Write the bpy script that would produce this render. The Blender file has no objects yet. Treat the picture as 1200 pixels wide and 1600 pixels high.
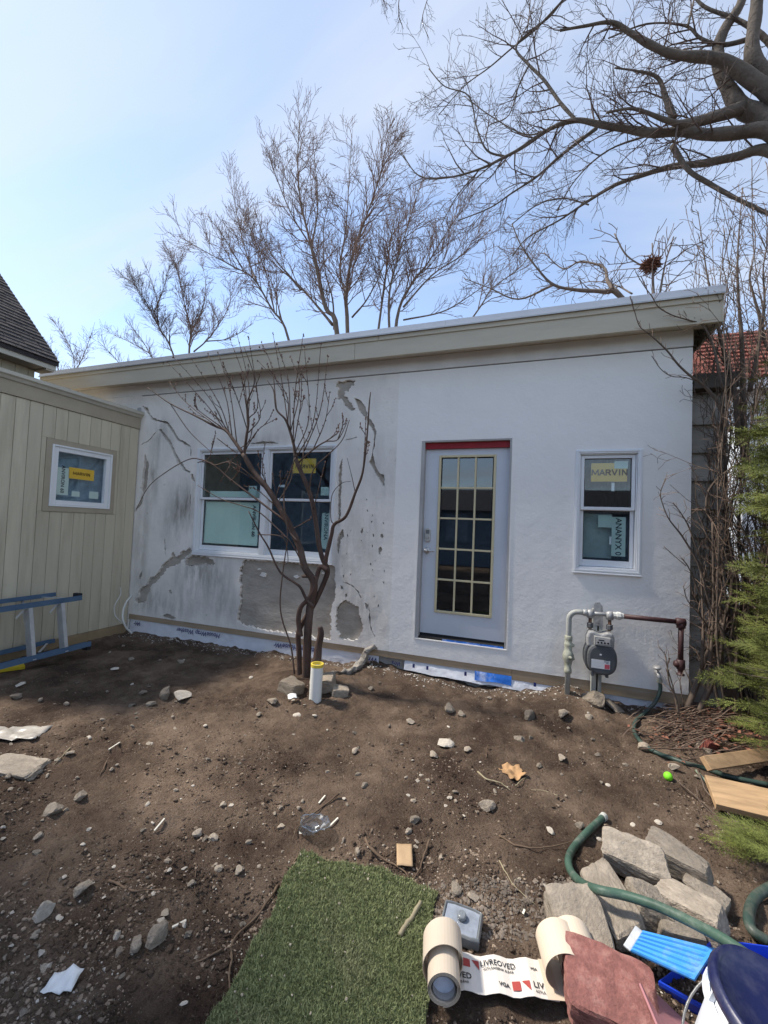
import bpy, math, random
import numpy as np
from mathutils import Vector, Matrix, noise, geometry

sc = bpy.context.scene
# ------------------------------------------------------------------ camera
FPX = 640.0                                   # focal length in pixels of a 1200 px wide frame
def _rot(y, p, r):
    c, s = math.cos, math.sin
    B = np.array([[1, 0, 0], [0, 0, -1], [0, 1, 0]], float)
    Ry = np.array([[c(y), 0, s(y)], [0, 1, 0], [-s(y), 0, c(y)]])
    Rx = np.array([[1, 0, 0], [0, c(p), -s(p)], [0, s(p), c(p)]])
    Rz = np.array([[c(r), -s(r), 0], [s(r), c(r), 0], [0, 0, 1]])
    return Rz @ Rx @ Ry @ B
RC = _rot(0.33507, -0.03621, 0.04002)
CAM = np.array([0.0, -4.37, 1.58])
cd = bpy.data.cameras.new('camera'); cam = bpy.data.objects.new('camera', cd)
sc.collection.objects.link(cam); sc.camera = cam
cd.sensor_fit = 'HORIZONTAL'; cd.sensor_width = 36.0; cd.lens = 36.0 * FPX / 1200.0
cd.clip_start = 0.05; cd.clip_end = 600.0
cam.matrix_world = Matrix([[RC[0][i], -RC[1][i], -RC[2][i], CAM[i]] for i in range(3)] + [[0, 0, 0, 1]])

# ------------------------------------------------------------------ sky, sun, exposure
SUN_EL = math.radians(52); SUN_A = math.radians(6)      # sun to the left, a little behind the camera
sdir = Vector((-math.cos(SUN_A) * math.cos(SUN_EL), -math.sin(SUN_A) * math.cos(SUN_EL), math.sin(SUN_EL)))
w = bpy.data.worlds.new('World'); sc.world = w; w.use_nodes = True
nt = w.node_tree; nt.nodes.clear()
N = nt.nodes.new; LK = nt.links.new
out = N('ShaderNodeOutputWorld'); bg = N('ShaderNodeBackground'); sky = N('ShaderNodeTexSky')
sky.sky_type = 'NISHITA'; sky.sun_disc = False
sky.sun_elevation = SUN_EL; sky.sun_rotation = math.atan2(sdir.x, sdir.y)
sky.air_density = 1.0; sky.dust_density = 0.3; sky.ozone_density = 2.2; sky.altitude = 0
bg.inputs['Strength'].default_value = 0.092
# thin cirrus veil over the whole sky, laid out on a flat cloud layer above the place
CLX, CLY = 2.2, 3.5
tc = N('ShaderNodeTexCoord'); sep = N('ShaderNodeSeparateXYZ'); LK(tc.outputs['Generated'], sep.inputs[0])
zz = N('ShaderNodeMath'); zz.operation = 'MAXIMUM'; zz.inputs[1].default_value = 0.0; LK(sep.outputs['Z'], zz.inputs[0])
za = N('ShaderNodeMath'); za.operation = 'ADD'; za.inputs[1].default_value = 0.25; LK(zz.outputs[0], za.inputs[0])
dx = N('ShaderNodeMath'); dx.operation = 'DIVIDE'; LK(sep.outputs['X'], dx.inputs[0]); LK(za.outputs[0], dx.inputs[1])
dy = N('ShaderNodeMath'); dy.operation = 'DIVIDE'; LK(sep.outputs['Y'], dy.inputs[0]); LK(za.outputs[0], dy.inputs[1])
cmb = N('ShaderNodeCombineXYZ'); LK(dx.outputs[0], cmb.inputs[0]); LK(dy.outputs[0], cmb.inputs[1])
mp = N('ShaderNodeMapping'); mp.inputs['Rotation'].default_value = (0, 0, math.radians(28)); mp.inputs['Scale'].default_value = (0.45, 1.5, 1); mp.inputs['Location'].default_value = (CLX, CLY, 0)
LK(cmb.outputs[0], mp.inputs[0])
n1 = N('ShaderNodeTexNoise'); n1.inputs['Scale'].default_value = 1.3; n1.inputs['Detail'].default_value = 5; n1.inputs['Roughness'].default_value = 0.5
n1.inputs['Distortion'].default_value = 0.6
LK(mp.outputs[0], n1.inputs['Vector'])
mr = N('ShaderNodeMapRange'); mr.inputs['From Min'].default_value = 0.40; mr.inputs['From Max'].default_value = 0.70
mr.inputs['To Min'].default_value = 0.20; mr.inputs['To Max'].default_value = 0.90; LK(n1.outputs['Fac'], mr.inputs['Value'])
mix = N('ShaderNodeMixRGB'); LK(mr.outputs[0], mix.inputs['Fac']); LK(sky.outputs[0], mix.inputs['Color1'])
mix.inputs['Color2'].default_value = (3.05, 3.25, 3.6, 1)
LK(mix.outputs[0], bg.inputs['Color']); LK(bg.outputs[0], out.inputs['Surface'])

sl = bpy.data.lights.new('sun', 'SUN'); sl.energy = 1.95; sl.angle = math.radians(6.0); sl.color = (1.0, 0.93, 0.82)
so = bpy.data.objects.new('sun', sl); sc.collection.objects.link(so)
so.rotation_euler = sdir.to_track_quat('Z', 'Y').to_euler()

sc.view_settings.view_transform = 'Standard'; sc.view_settings.look = 'None'
sc.view_settings.gamma = 1.0; sc.view_settings.use_curve_mapping = False
sc.view_settings.exposure = 1.63
sc.cycles.max_bounces = 6; sc.cycles.diffuse_bounces = 3; sc.cycles.glossy_bounces = 3
sc.cycles.transmission_bounces = 6; sc.cycles.transparent_max_bounces = 10
sc.cycles.use_denoising = True

# ------------------------------------------------------------------ helpers
rng = random.Random(7)
nrg = np.random.default_rng(7)
def ray(px, py): return RC.T @ np.array([(px - 600) / FPX, (py - 800) / FPX, 1.0])
def OY(px, py, y): d = ray(px, py); return Vector(CAM + d * ((y - CAM[1]) / d[1]))
def OX(px, py, x): d = ray(px, py); return Vector(CAM + d * ((x - CAM[0]) / d[0]))
def G(px, py, z=0.0): d = ray(px, py); return Vector(CAM + d * ((z - CAM[2]) / d[2]))

def link(o): sc.collection.objects.link(o); return o
def pset(o, parent):
    if parent is not None:
        o.parent = parent
        if parent.type == 'EMPTY': o.matrix_parent_inverse = Matrix.Translation(parent.location).inverted()
    return o
def tag(o, label, cat, group=None):
    o['label'] = label; o['category'] = cat
    if group: o['group'] = group
    return o
def thing(name, label, cat, loc=(0, 0, 0), group=None):
    o = bpy.data.objects.new(name, None); o.empty_display_size = 0.1; o.location = loc; link(o)
    return tag(o, label, cat, group)

class MB:
    def __init__(s): s.v = []; s.f = []
    def add(s, v, f):
        o = len(s.v); s.v += [tuple(p) for p in v]; s.f += [tuple(i + o for i in q) for q in f]; return s
    def box(s, a, b):
        x0, y0, z0 = (min(a[i], b[i]) for i in range(3)); x1, y1, z1 = (max(a[i], b[i]) for i in range(3))
        return s.add([(x0, y0, z0), (x1, y0, z0), (x1, y1, z0), (x0, y1, z0), (x0, y0, z1), (x1, y0, z1), (x1, y1, z1), (x0, y1, z1)],
                     [(0, 3, 2, 1), (4, 5, 6, 7), (0, 1, 5, 4), (1, 2, 6, 5), (2, 3, 7, 6), (3, 0, 4, 7)])
    def beam(s, p, q, wd, ht, up=(0, 0, 1)):
        p = Vector(p); q = Vector(q); t = (q - p).normalized(); u = Vector(up)
        sd = t.cross(u).normalized(); u = sd.cross(t).normalized()
        v = [e + sd * a * wd / 2 + u * b * ht / 2 for e in (p, q) for a, b in ((-1, -1), (1, -1), (1, 1), (-1, 1))]
        return s.add(v, [(0, 1, 2, 3), (7, 6, 5, 4), (0, 4, 5, 1), (1, 5, 6, 2), (2, 6, 7, 3), (3, 7, 4, 0)])
    def tube(s, pts, r, n=8, cap=True):
        P = [Vector(p) for p in pts]; k = len(P)
        R = [r] * k if isinstance(r, (int, float)) else list(r)
        T = [(P[min(i + 1, k - 1)] - P[max(i - 1, 0)]).normalized() for i in range(k)]
        a = Vector((0, 0, 1)) if abs(T[0].z) < .9 else Vector((1, 0, 0))
        nrm = T[0].cross(a).normalized(); v = []; f = []
        for i in range(k):
            nrm = (nrm - T[i] * nrm.dot(T[i])).normalized(); b = T[i].cross(nrm)
            for j in range(n):
                an = 2 * math.pi * j / n
                v.append(P[i] + (nrm * math.cos(an) + b * math.sin(an)) * R[i])
        for i in range(k - 1):
            for j in range(n):
                j2 = (j + 1) % n; f.append((i * n + j, i * n + j2, (i + 1) * n + j2, (i + 1) * n + j))
        if cap: f.append(tuple(range(n - 1, -1, -1))); f.append(tuple((k - 1) * n + j for j in range(n)))
        return s.add(v, f)
    def lathe(s, prof, o, axis=(0, 0, 1), n=20, cap=True):     # prof: (radius, height)
        ax = Vector(axis).normalized(); a = Vector((0, 0, 1)) if abs(ax.z) < .9 else Vector((1, 0, 0))
        u = ax.cross(a).normalized(); wv = ax.cross(u); o = Vector(o); v = []; f = []
        for r, h in prof:
            for j in range(n):
                an = 2 * math.pi * j / n; v.append(o + ax * h + (u * math.cos(an) + wv * math.sin(an)) * r)
        for i in range(len(prof) - 1):
            for j in range(n):
                j2 = (j + 1) % n; f.append((i * n + j, i * n + j2, (i + 1) * n + j2, (i + 1) * n + j))
        if cap: f.append(tuple(range(n - 1, -1, -1))); f.append(tuple((len(prof) - 1) * n + j for j in range(n)))
        return s.add(v, f)
    def frame(s, x0, x1, z0, z1, wd, y0, y1, wb=None):         # rectangular frame in the xz plane, butted corners
        wb = wb or wd
        s.box((x0, y0, z0), (x0 + wd, y1, z1)); s.box((x1 - wd, y0, z0), (x1, y1, z1))
        s.box((x0 + wd, y0, z1 - wd), (x1 - wd, y1, z1)); s.box((x0 + wd, y0, z0), (x1 - wd, y1, z0 + wb)); return s
    def build(s, name, mat, parent=None, smooth=False, bevel=0.0, kind=None):
        me = bpy.data.meshes.new(name); me.from_pydata(s.v, [], s.f); me.update()
        if smooth: me.polygons.foreach_set('use_smooth', [True] * len(me.polygons))
        o = bpy.data.objects.new(name, me); link(o); me.materials.append(mat); pset(o, parent)
        if bevel:
            m = o.modifiers.new('bevel', 'BEVEL'); m.width = bevel; m.segments = 2; m.limit_method = 'ANGLE'
        if kind: o['kind'] = kind
        return o

def build_np(name, V, Fc, mat, parent=None, smooth=False, kind=None):
    V = np.asarray(V, np.float32).reshape(-1, 3); Fc = np.asarray(Fc, np.int32); k = Fc.shape[1]
    me = bpy.data.meshes.new(name)
    me.vertices.add(len(V)); me.vertices.foreach_set('co', V.ravel())
    me.loops.add(Fc.size); me.loops.foreach_set('vertex_index', Fc.ravel())
    me.polygons.add(len(Fc)); me.polygons.foreach_set('loop_start', np.arange(0, Fc.size, k, dtype=np.int32))
    me.polygons.foreach_set('use_smooth', np.full(len(Fc), smooth))
    me.update(calc_edges=True); me.validate()
    o = bpy.data.objects.new(name, me); link(o); me.materials.append(mat); pset(o, parent)
    if kind: o['kind'] = kind
    return o

def spline(pts, n=6):                        # Catmull-Rom resample of points
    P = [Vector(p) for p in pts]
    if len(P) < 3: return [P[0].lerp(P[-1], i / n) for i in range(n + 1)]
    Q = [P[0] * 2 - P[1]] + P + [P[-1] * 2 - P[-2]]; o = []
    for i in range(1, len(Q) - 2):
        a, b, c, d = Q[i - 1:i + 3]
        for j in range(n):
            t = j / n
            o.append(.5 * ((2 * b) + (c - a) * t + (2 * a - 5 * b + 4 * c - d) * t * t + (3 * b - a - 3 * c + d) * t ** 3))
    o.append(P[-1]); return o
def taper(a, b, n): return [a + (b - a) * i / (n - 1) for i in range(n)]

def batch_tubes(P, R, n=3):                  # P (N,K,3), R (N,K) -> verts, quads
    P = np.asarray(P, np.float64); R = np.asarray(R, np.float64); Nn, K, _ = P.shape
    T = np.empty_like(P); T[:, 1:-1] = P[:, 2:] - P[:, :-2]; T[:, 0] = P[:, 1] - P[:, 0]; T[:, -1] = P[:, -1] - P[:, -2]
    T /= np.linalg.norm(T, axis=2, keepdims=True) + 1e-9
    a = np.tile(np.array([.31, .52, .79]), (Nn, K, 1))
    u = np.cross(T, a); u /= np.linalg.norm(u, axis=2, keepdims=True) + 1e-9; v = np.cross(T, u)
    an = 2 * np.pi * np.arange(n) / n
    V = P[:, :, None, :] + R[:, :, None, None] * (u[:, :, None, :] * np.cos(an)[None, None, :, None] + v[:, :, None, :] * np.sin(an)[None, None, :, None])
    i, k, j = np.meshgrid(np.arange(Nn), np.arange(K - 1), np.arange(n), indexing='ij'); j2 = (j + 1) % n
    b = i * K * n
    Fq = np.stack([b + k * n + j, b + k * n + j2, b + (k + 1) * n + j2, b + (k + 1) * n + j], -1).reshape(-1, 4)
    return V.reshape(-1, 3), Fq

# ------------------------------------------------------------------ materials
def rgb(c): return (c[0], c[1], c[2], 1.0)
def newmat(name):
    m = bpy.data.materials.new(name); m.use_nodes = True; t = m.node_tree
    return m, t, t.nodes['Principled BSDF']
def nd(t, ty, **kw):
    n = t.nodes.new(ty)
    for k, v in kw.items():
        if k in n.inputs: n.inputs[k].default_value = v
        else: setattr(n, k, v)
    return n
def mat(name, col, rough=.8, var=.18, scale=6, bump=.15, bscale=60, metal=0.0, spec=.3, stretch=(1, 1, 1), rnd=0.0, dirt_shade=None, dirt_shade_amt=.4, dscale=2.5, dist=.01):
    m, t, b = newmat(name); L = t.links.new
    co = nd(t, 'ShaderNodeTexCoord'); mp = nd(t, 'ShaderNodeMapping'); mp.inputs['Scale'].default_value = stretch; L(co.outputs['Object'], mp.inputs[0])
    n = nd(t, 'ShaderNodeTexNoise', Scale=scale, Detail=6.0, Roughness=.6); L(mp.outputs[0], n.inputs['Vector'])
    r = nd(t, 'ShaderNodeMapRange'); r.inputs['From Min'].default_value = .3; r.inputs['From Max'].default_value = .7; L(n.outputs['Fac'], r.inputs['Value'])
    mx = nd(t, 'ShaderNodeMixRGB'); L(r.outputs[0], mx.inputs['Fac'])
    mx.inputs['Color1'].default_value = rgb([c * (1 - var) for c in col]); mx.inputs['Color2'].default_value = rgb([min(1, c * (1 + var)) for c in col])
    last = mx.outputs[0]
    if dirt_shade:
        n3 = nd(t, 'ShaderNodeTexNoise', Scale=dscale, Detail=8.0, Roughness=.7); L(mp.outputs[0], n3.inputs['Vector'])
        r3 = nd(t, 'ShaderNodeMapRange'); r3.inputs['From Min'].default_value = .5; r3.inputs['From Max'].default_value = .75; r3.inputs['To Max'].default_value = dirt_shade_amt
        L(n3.outputs['Fac'], r3.inputs['Value'])
        m3 = nd(t, 'ShaderNodeMixRGB'); L(r3.outputs[0], m3.inputs['Fac']); L(last, m3.inputs['Color1']); m3.inputs['Color2'].default_value = rgb(dirt_shade); last = m3.outputs[0]
    if rnd:
        oi = nd(t, 'ShaderNodeObjectInfo'); hv = nd(t, 'ShaderNodeHueSaturation')
        rr = nd(t, 'ShaderNodeMapRange'); rr.inputs['To Min'].default_value = 1 - rnd; rr.inputs['To Max'].default_value = 1 + rnd
        L(oi.outputs['Random'], rr.inputs['Value']); L(rr.outputs[0], hv.inputs['Value']); L(last, hv.inputs['Color']); last = hv.outputs[0]
    L(last, b.inputs['Base Color'])
    b.inputs['Roughness'].default_value = rough; b.inputs['Metallic'].default_value = metal; b.inputs['Specular IOR Level'].default_value = spec
    if bump:
        n2 = nd(t, 'ShaderNodeTexNoise', Scale=bscale, Detail=5.0, Roughness=.6); L(mp.outputs[0], n2.inputs['Vector'])
        bp = nd(t, 'ShaderNodeBump', Strength=bump, Distance=dist); L(n2.outputs['Fac'], bp.inputs['Height']); L(bp.outputs[0], b.inputs['Normal'])
    return m
def glass_mat(name, tint, base=.08, gain=.8, rough=.02):
    m, t, b = newmat(name); L = t.links.new
    tr = nd(t, 'ShaderNodeBsdfTransparent'); tr.inputs[0].default_value = rgb(tint)
    gl = nd(t, 'ShaderNodeBsdfGlossy'); gl.inputs['Roughness'].default_value = rough; gl.inputs[0].default_value = (.9, .95, 1, 1)
    fr_ = nd(t, 'ShaderNodeLayerWeight', Blend=.5); fr = nd(t, 'ShaderNodeMath', operation='POWER'); fr.inputs[1].default_value = 4.0; L(fr_.outputs['Facing'], fr.inputs[0]); ma = nd(t, 'ShaderNodeMath', operation='MULTIPLY_ADD'); ma.inputs[1].default_value = gain; ma.inputs[2].default_value = base
    L(fr.outputs[0], ma.inputs[0]); mx = nd(t, 'ShaderNodeMixShader'); L(ma.outputs[0], mx.inputs[0]); L(tr.outputs[0], mx.inputs[1]); L(gl.outputs[0], mx.inputs[2])
    t.nodes.remove(b); L(mx.outputs[0], t.nodes['Material Output'].inputs['Surface']); return m

def stucco_mat(name, col, old):
    m, t, b = newmat(name); L = t.links.new
    co = nd(t, 'ShaderNodeTexCoord'); V = co.outputs['Object']
    n = nd(t, 'ShaderNodeTexNoise', Scale=1.3, Detail=7.0, Roughness=.62); L(V, n.inputs['Vector'])
    r = nd(t, 'ShaderNodeMapRange'); r.inputs['From Min'].default_value = .3; r.inputs['From Max'].default_value = .7; L(n.outputs['Fac'], r.inputs['Value'])
    mx = nd(t, 'ShaderNodeMixRGB'); L(r.outputs[0], mx.inputs['Fac'])
    a = .10 if old else .025
    mx.inputs['Color1'].default_value = rgb([c * (1 - a) for c in col]); mx.inputs['Color2'].default_value = rgb([c * (1 + a) for c in col]); last = mx.outputs[0]
    def stain(amt, scl, mn, mxv, stretch, colr, mask=None):
        nonlocal last
        mp = nd(t, 'ShaderNodeMapping'); mp.inputs['Scale'].default_value = stretch; L(V, mp.inputs[0])
        s = nd(t, 'ShaderNodeTexNoise', Scale=scl, Detail=8.0, Roughness=.68); L(mp.outputs[0], s.inputs['Vector'])
        rr = nd(t, 'ShaderNodeMapRange'); rr.inputs['From Min'].default_value = mn; rr.inputs['From Max'].default_value = mxv; rr.inputs['To Max'].default_value = amt
        L(s.outputs['Fac'], rr.inputs['Value']); f = rr.outputs[0]
        if mask is not None:
            mm = nd(t, 'ShaderNodeMath', operation='MULTIPLY'); L(f, mm.inputs[0]); L(mask, mm.inputs[1]); f = mm.outputs[0]
        q = nd(t, 'ShaderNodeMixRGB'); L(f, q.inputs['Fac']); L(last, q.inputs['Color1']); q.inputs['Color2'].default_value = rgb(colr); last = q.outputs[0]
    def blob(c, sx, sz):                     # soft spot round a place on the wall
        mp = nd(t, 'ShaderNodeMapping', vector_type='TEXTURE'); mp.inputs['Location'].default_value = (c[0], 0, c[1]); mp.inputs['Scale'].default_value = (sx, 1, sz); L(V, mp.inputs[0])
        g = nd(t, 'ShaderNodeTexGradient', gradient_type='SPHERICAL'); L(mp.outputs[0], g.inputs[0]); return g.outputs['Fac']
    if old:
        stain(.28, 2.6, .52, .74, (1, 1, .5), (.48, .45, .40)); stain(.35, 14, .60, .72, (1, 1, .6), (.33, .30, .26))
        for c, sx, sz, amt in STAINS:
            stain(amt, 9, .36, .66, (1, 1, .22), (.15, .135, .11), blob(c, sx, sz))
    else:
        stain(.12, 2.0, .52, .8, (1, 1, .6), (.50, .51, .53))
    L(last, b.inputs['Base Color']); b.inputs['Roughness'].default_value = .85; b.inputs['Specular IOR Level'].default_value = .25
    h1 = nd(t, 'ShaderNodeTexNoise', Scale=5.0, Detail=4.0); L(V, h1.inputs['Vector'])
    h2 = nd(t, 'ShaderNodeTexNoise', Scale=38.0, Detail=5.0, Roughness=.65, Distortion=.5); L(V, h2.inputs['Vector'])
    ad = nd(t, 'ShaderNodeMath', operation='MULTIPLY_ADD'); ad.inputs[1].default_value = 4.0; L(h1.outputs['Fac'], ad.inputs[0]); L(h2.outputs['Fac'], ad.inputs[2])
    bp = nd(t, 'ShaderNodeBump', Strength=.55 if old else .45, Distance=.006); L(ad.outputs[0], bp.inputs['Height']); L(bp.outputs[0], b.inputs['Normal'])
    return m

def soil_mat():
    m, t, b = newmat('soil'); L = t.links.new
    co = nd(t, 'ShaderNodeTexCoord'); V = co.outputs['Object']
    def noi(s, d=8.0, r=.65):
        n = nd(t, 'ShaderNodeTexNoise', Scale=s, Detail=d, Roughness=r); L(V, n.inputs['Vector']); return n.outputs['Fac']
    def rng_(f, a, b_, c=0., d=1.):
        r = nd(t, 'ShaderNodeMapRange'); r.inputs['From Min'].default_value = a; r.inputs['From Max'].default_value = b_; r.inputs['To Min'].default_value = c; r.inputs['To Max'].default_value = d
        L(f, r.inputs['Value']); return r.outputs[0]
    def mixc(f, c1, c2):
        q = nd(t, 'ShaderNodeMixRGB'); L(f, q.inputs['Fac'])
        for i, c in ((1, c1), (2, c2)):
            if isinstance(c, tuple): q.inputs['Color%d' % i].default_value = rgb(c)
            else: L(c, q.inputs['Color%d' % i])
        return q.outputs[0]
    c = mixc(rng_(noi(1.3), .36, .60), (.072, .047, .035), (.265, .192, .140))
    c = mixc(rng_(noi(.85, 5, .6), .54, .62, 0, .75), c, (.050, .032, .024))
    c = mixc(rng_(noi(6.0), .35, .7, 0, .65), c, (.066, .043, .031))
    c = mixc(rng_(noi(2.3, 10, .75), .56, .74, 0, .7), c, (.27, .205, .150))
    c = mixc(rng_(noi(60.0, 4), .58, .72, 0, .6), c, (.30, .235, .17))
    vo = nd(t, 'ShaderNodeTexVoronoi', Scale=85.0); L(V, vo.inputs['Vector'])
    sp = nd(t, 'ShaderNodeMath', operation='MULTIPLY'); L(rng_(vo.outputs['Distance'], .08, .18, 1, 0), sp.inputs[0]); L(rng_(noi(7.0, 5), .5, .62), sp.inputs[1])
    c = mixc(sp.outputs[0], c, (.46, .42, .36))
    L(c, b.inputs['Base Color']); b.inputs['Roughness'].default_value = .95; b.inputs['Specular IOR Level'].default_value = .12
    h = nd(t, 'ShaderNodeMath', operation='ADD'); L(noi(70.0, 6, .7), h.inputs[0]); L(noi(22.0, 6, .7), h.inputs[1])
    bp = nd(t, 'ShaderNodeBump', Strength=1.0, Distance=.034); L(h.outputs[0], bp.inputs['Height']); L(bp.outputs[0], b.inputs['Normal'])
    return m

STAINS = [((-4.42, 1.75), .42, .55, .95), ((-4.62, 1.50), .25, .4, .6), ((-4.2, 0.80), .45, .55, .8), ((-3.75, .80), .30, .5, .7), ((-5.0, 2.15), .16, .75, .8),
          ((-4.95, .55), .5, .35, .5), ((-3.6, .42), .5, .3, .5), ((-1.75, 1.5), .35, .5, .45), ((-2.25, 2.9), .4, .35, .35), ((-3.2, 2.62), .5, .18, .5), ((-4.7, .35), .7, .22, .7), ((-4.1, .95), .30, .35, .8), ((-1.7, .55), .35, .45, .6), ((-2.0, 1.1), .25, .6, .5), ((-5.15, 1.2), .18, .9, .7), ((-1.6, 2.2), .3, .6, .35), ((-4.9, 2.75), .35, .35, .5)]
M_ = {}
M_['stucco_old'] = stucco_mat('old_stucco', (.83, .785, .725), True)
M_['stucco_new'] = stucco_mat('new_stucco', (.87, .84, .795), False)
M_['scratch'] = mat('scratch_coat', (.40, .355, .30), .95, .30, 2.6, .9, 16, stretch=(.8, 1, 1.5), dirt_shade=(.53, .50, .45), dirt_shade_amt=.55, dscale=5, dist=.012)
M_['fascia'] = mat('fascia_paint', (.53, .475, .37), .6, .10, 3, .1, 30, stretch=(.3, 1, 2), dirt_shade=(.36, .30, .22), dirt_shade_amt=.3)
M_['soffit'] = mat('soffit_paint', (.60, .57, .52), .7, .1)
M_['frieze'] = mat('frieze_paint', (.74, .73, .715), .75, .08, 3, .1, 40)
M_['drip'] = mat('drip_edge_metal', (.47, .48, .50), .35, .05, 4, .05, 20, metal=.35, spec=.5)
M_['threshold_black'] = mat('near_black', (.03, .028, .026), .9); M_['reveal'] = mat('reveal_grey', (.20, .19, .18), .9)
M_['white'] = mat('white_vinyl', (.78, .79, .80), .42, .03, 5, .03, 50, spec=.4)
M_['door'] = mat('primed_door_paint', (.60, .625, .67), .5, .03, 4, .04, 40)
M_['cream'] = mat('cream_glazing_frame', (.62, .54, .34), .5, .06)
M_['red'] = mat('red_tape', (.30, .012, .02), .5, .15)
M_['jamb'] = mat('jamb_primer', (.42, .41, .40), .7, .1)
M_['wood'] = mat('pine_lumber', (.41, .27, .15), .7, .28, 5, .2, 40, stretch=(1, 6, 6), dirt_shade=(.30, .16, .06), dirt_shade_amt=.35)
M_['strip'] = mat('sill_wood', (.38, .28, .18), .8, .2, 4, .2, 40, stretch=(.5, 3, 6), dirt_shade=(.5, .48, .44), dirt_shade_amt=.4)
M_['wrap'] = mat('house_wrap', (.72, .73, .77), .45, .06, 6, .5, 9, dirt_shade=(.45, .42, .40), dirt_shade_amt=.3, dist=.03, spec=.45)
M_['ink'] = mat('blue_ink', (.03, .04, .16), .6, .3, 30, 0)
M_['bluewrap'] = mat('blue_print_wrap', (.03, .17, .62), .45, .35, 9, .3, 12, dirt_shade=(.7, .75, .85), dirt_shade_amt=.95, dscale=7)
M_['glass'] = glass_mat('window_glass', (.93, .97, .97), .06, .5)
M_['doorglass'] = glass_mat('door_glass', (.42, .45, .45), .13, .6)
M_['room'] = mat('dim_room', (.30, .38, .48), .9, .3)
M_['yellow'] = mat('yellow_sticker', (.72, .46, .055), .6, .06)
M_['sticker'] = mat('pale_green_sticker', (.48, .60, .55), .6, .05)
M_['sheet'] = mat('green_white_film', (.70, .84, .74), .6, .08, 2, 0)
M_['black'] = mat('black_print', (.02, .02, .022), .6, .1)
M_['brown_print'] = mat('brown_print', (.09, .05, .015), .6, .1)
M_['board'] = mat('beige_board_paint', (.55, .495, .375), .65, .06, 3, .12, 50, stretch=(1, 4, .4), rnd=.08, dirt_shade=(.33, .28, .20), dirt_shade_amt=.55)
M_['trim'] = mat('taupe_trim_paint', (.40, .345, .26), .65, .08, 3, .1, 50, dirt_shade=(.25, .21, .16), dirt_shade_amt=.3)
M_['gutter'] = mat('gutter_paint', (.50, .475, .40), .5, .06)
M_['shingle'] = mat('dark_shingles', (.045, .040, .042), .9, .35, 14, .5, 120, rnd=.1)
M_['conc'] = mat('concrete', (.34, .32, .29), .95, .2, 6, .6, 40)
M_['soil'] = soil_mat()

# ------------------------------------------------------------------ ground shape
def smooth(a, b, x): t = max(0, min(1, (x - a) / (b - a))); return t * t * (3 - 2 * t)
_T = [G(470, 1340), G(530, 1353), G(605, 1370), G(684, 1402), G(676, 1480), G(664, 1620), Vector((-.25, -3.55, 0)), Vector((-.86, -3.62, 0)), G(330, 1600), G(420, 1440)]
TURF = []
for _i in range(len(_T)):                                     # ragged cut edge
    _a, _b = _T[_i], _T[(_i + 1) % len(_T)]
    for _k in range(6):
        _p = _a.lerp(_b, _k / 6); TURF.append(_p + Vector((noise.noise(_p * 9), noise.noise(_p * 9 + Vector((7, 3, 0))), 0)) * .028)
def in_poly(x, y, P):
    c = False; j = len(P) - 1
    for i in range(len(P)):
        if (P[i].y > y) != (P[j].y > y) and x < (P[j].x - P[i].x) * (y - P[i].y) / (P[j].y - P[i].y) + P[i].x: c = not c
        j = i
    return c
def edge_dist(x, y, P):
    p = Vector((x, y)); d = 9
    for i in range(len(P)):
        a = P[i].xy; b = P[(i + 1) % len(P)].xy; ab = b - a
        t = max(0, min(1, (p - a).dot(ab) / ab.length_squared)); d = min(d, (p - a - ab * t).length)
    return d
MOUNDS = [(-1.95, -.72, .62, .11), (.42, -.10, .42, .10), (-3.0, -1.5, .45, .03), (-.5, -1.1, .7, .03), (1.6, -.2, .8, .07), (-1.55, .0, .35, .07), (.2, -2.25, .5, .02)]
def gz(x, y):
    far = max(0, max(-x - 6, x - 3.5, -y - 4.4, y - .8))
    k = 1.0 if far == 0 else max(0, 1 - far)
    z = .008 * max(-5.5, min(3, x))
    if k > 0:
        v = Vector((x, y, 0))
        z += k * (.028 * noise.noise(v * 1.25) + .026 * noise.noise(v * 3.3 + Vector((5, 1, 2))) + .025 * noise.noise(v * 8.5) + .026 * noise.noise(v * 17) * (.6 + noise.noise(v * 2.1 + Vector((7, 7, 7)))) + .010 * abs(noise.noise(v * 40)))
        for mx_, my, r, h in MOUNDS:
            d2 = ((x - mx_) ** 2 + (y - my) ** 2) / (r * r)
            if d2 < 4: z += h * math.exp(-d2 * 1.6)
        if -1.3 < x < .1 and -3.9 < y < -2.3:
            if in_poly(x, y, TURF): z = min(z, .012) if edge_dist(x, y, TURF) > .03 else min(z, .02)
    return z
def GG(px, py, off=0.0):
    p = G(px, py, 0)
    for _ in range(3): p = G(px, py, gz(p.x, p.y) + off)
    return p
# ================================================================== ground
def axis(a, b, step, far):
    mid = np.arange(a, b + 1e-6, step); o = [step * 2]
    while o[-1] < far: o.append(o[-1] * 1.6 + step)
    o = np.array(o); return np.concatenate([(a - o)[::-1], mid, b + o])
gx = axis(-5.5, 2.5, .022, 300); gy = axis(-3.75, .25, .022, 300)
GXY = [(x, y) for y in gy for x in gx]
gv = np.array([(x, y, gz(x, y)) for x, y in GXY])
nx, ny = len(gx), len(gy)
ii, jj = np.meshgrid(np.arange(nx - 1), np.arange(ny - 1), indexing='ij'); b0 = (jj * nx + ii).ravel()
gr = build_np('ground', gv, np.stack([b0, b0 + 1, b0 + nx + 1, b0 + nx], 1), M_['soil'], smooth=True); gr['kind'] = 'structure'

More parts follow.
